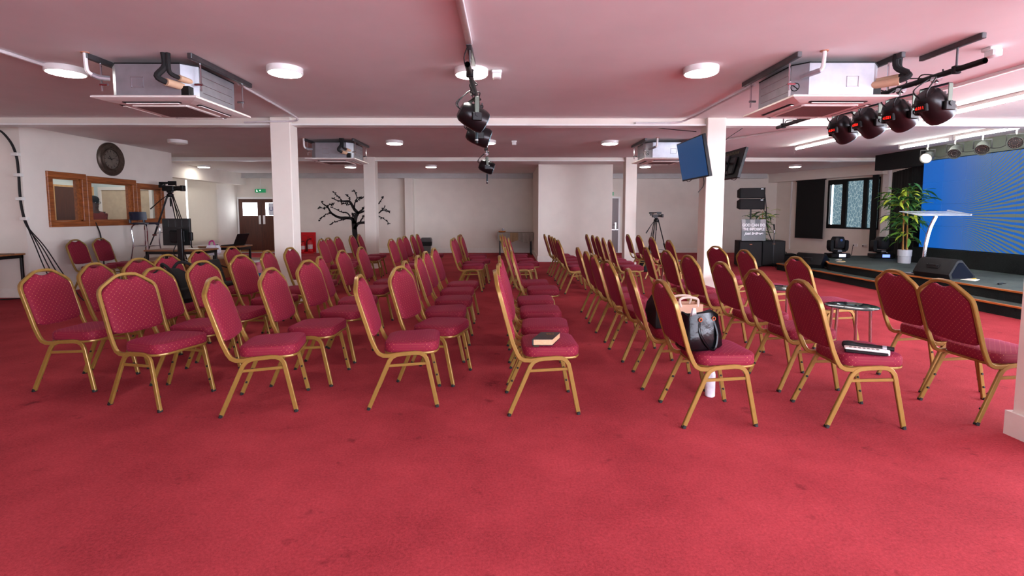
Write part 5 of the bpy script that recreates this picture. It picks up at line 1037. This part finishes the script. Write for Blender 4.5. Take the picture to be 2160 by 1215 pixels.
for s in (-1, 1): cable('strap', [(-.05, s*.055, .20), (-.06, s*.075, .12), (-.01, s*.095, .03), (.05, s*.092, .0+.01), (.075, s*.085, .10), (.06, s*.06, .20)], .009, M_LEATHER, hb)
for x in (-.05, .06): MB().tube([(x+.012*math.cos(t*PI/5), -.066, .205+.012*math.sin(t*PI/5)) for t in range(10)], .004, n=5, closed=True).build('ring', mat('rose_gold', (214, 150, 100), .2, .9), hb)
MB().quadring([[(-.07+x, y, .17) for x, y in ((-.02, -.02), (.03, -.03), (.04, .02), (-.01, .02))], [(-.05+x, y, .27) for x, y in ((-.008, -.006), (.012, -.006), (.012, .006), (-.008, .006))]]).build('tissue', mat('tissue_white', (226, 226, 228), .8), hb)
bt = empty('tote_bag', (1.47, 4.02, .474), .1, 'beige tote bag behind the black handbag', 'bag'); M_BEIGE = mat('beige_canvas', (216, 178, 148), .75, var=.08)
MB().quadring([[(sx*a, sy*b, z) for sx, sy in ((-1, -1), (0, -1.05), (1, -1), (1, 1), (0, 1.05), (-1, 1))] for a, b, z in ((.10, .06, 0), (.115, .07, .01), (.118, .072, .16))], cap1=False).build('bag_body', M_BEIGE, bt); MB().box(-.10, .10, -.06, .06, .10, .11).build('inner_base', M_BEIGE, bt, smooth=False)
for s in (-1, 1): MB().tube(curve_pts([(-.07, s*.072, .14), (-.075, s*.06, .20), (.0, s*.05, .215), (.075, s*.06, .20), (.07, s*.072, .14)], 5), .010, n=8).build('handle', mat('pale_strap', (232, 214, 198), .6), bt)
b2 = empty('black_bag', (1.23, 3.95, .474), .0, 'soft black bag leaning on the chair back behind the handbag', 'bag'); MB().quadring([[(x*k, y*k, z) for x, y in ((-.07, -.15), (.05, -.16), (.08, 0), (.05, .16), (-.07, .15))] for k, z in ((.95, 0), (1.05, .06), (.9, .16), (.55, .23))]).build('bag_body', M_DARKCLOTH, b2); cable('strap', [(-.03, -.08, .2), (-.02, -.02, .28), (-.02, .08, .2)], .01, M_DARKCLOTH, b2)
wb = empty('steel_bottle', (1.52, 3.60, 0), 0, 'white marbled drinks flask on the carpet behind the front chair', 'bottle'); MB().lathe([(.030, 0), (.036, .006), (.036, .17), (.028, .205), (.024, .215)], 20).build('flask', mat('marble_white', (232, 232, 238), .25, var=.18, scale=16), wb); MB().lathe([(.026, .215), (.027, .222), (.027, .258), (.020, .264)], 16).build('cap', M_STEEL, wb)
mc = empty('microphone', (2.27, 3.235, .496), -.55, 'black handheld microphone on the front chair near the glass table', 'microphone'); T = TR(ry=PI/2)
MB().lathe([(.008, -.02), (.022, -.012), (.027, .01), (.027, .035), (.022, .055)], 16, m=T).build('grille', mat('mic_mesh', (20, 20, 22), .5, .5, bump=.3, bscale=500), mc); MB().lathe([(.021, .055), (.019, .10), (.0165, .20)], 14, m=T).build('handle', M_BLACK, mc); MB().lathe([(.0175, .20), (.0175, .222)], 14, m=T).build('silver_ring', M_STEEL, mc); MB().lathe([(.0165, .222), (.015, .262)], 14, m=T).build('tail', M_BLACK, mc)
rx = empty('slotted_device', (2.30, 3.095, .474), -.50, 'white slotted handheld device on a black base beside the microphone', 'device'); MB().bbox(-.11, .12, -.032, .032, 0, .018, .006).build('black_base', M_BLACK, rx); MB().bbox(-.11, .12, -.030, .032, .018, .032, .006).build('white_top', M_WHITE, rx)
for k in range(7): MB().bbox(-.085+.024*k, -.070+.024*k, -.022, .004, .0315, .034, .002).build('slot', mat('slot_grey', (120, 116, 112), .6), rx)
MB().lathe([(.02, 0), (.018, .02)], 12, m=TR(.11, 0, .016, ry=PI/2)).build('end_cap', M_WHITE, rx)
bp_ = empty('backpack', (-3.39, 4.97, .474), -.2, 'black backpack slumped on a chair in the leftmost file', 'bag'); MB().quadring([[(x*k+o, y*k, z) for x, y in ((-.10, -.16), (.08, -.17), (.13, 0), (.08, .17), (-.10, .16))] for k, z, o in ((.95, 0, .05), (1.1, .05, .05), (1.05, .18, .01), (.85, .29, -.04), (.5, .34, -.06))]).build('bag_body', M_DARKCLOTH, bp_)
for s in (-1, 1): cable('strap', [(-.06, s*.05, .32), (-.02, s*.10, .40), (.10, s*.14, .36), (.18, s*.12, .22), (.16, s*.1, .06)], .015, M_DARKCLOTH, bp_)
MB().bbox(.10, .17, -.11, .11, .02, .16, .03).build('front_pocket', M_DARKCLOTH, bp_)
lb = empty('laptop_bag', (-3.62, 6.10, .474), .0, 'slim black laptop bag upright on a chair in the leftmost file', 'bag'); T = Matrix.Rotation(-.28, 4, 'Y'); MB().bbox(-.03, .03, -.19, .19, .0, .34, .02, m=T).build('sleeve', mat('black_neoprene', (20, 24, 24), .8, var=.2), lb); MB().bbox(-.0, .14, -.17, .17, .0, .05, .02).build('folded_flap', mat('black_neoprene', (20, 24, 24)), lb); MB().tube([(.033, -.16, .17), (.033, .16, .17)], .004, n=5).build('zip', M_BLACKM, lb); lb.children[2].matrix_basis = T
wb2 = empty('water_bottle', (-3.40, 6.70, .474), 0, 'pink and blue plastic water bottle standing on a chair', 'bottle')
MB().lathe([(.038, 0), (.042, .01), (.042, .10)], 18).build('blue_base', mat('blue_plastic', (50, 120, 190), .25), wb2); MB().lathe([(.042, .10), (.042, .185), (.034, .205)], 18).build('pink_body', mat('pink_plastic', (216, 140, 160), .25), wb2); MB().lathe([(.035, .205), (.036, .235), (.028, .245)], 16).build('cap', mat('pink_cap', (206, 112, 140), .4), wb2); MB().tube([(.02, 0, .24), (.05, 0, .27), (.06, 0, .26)], .008, n=6).build('carry_loop', M_BLACK, wb2)
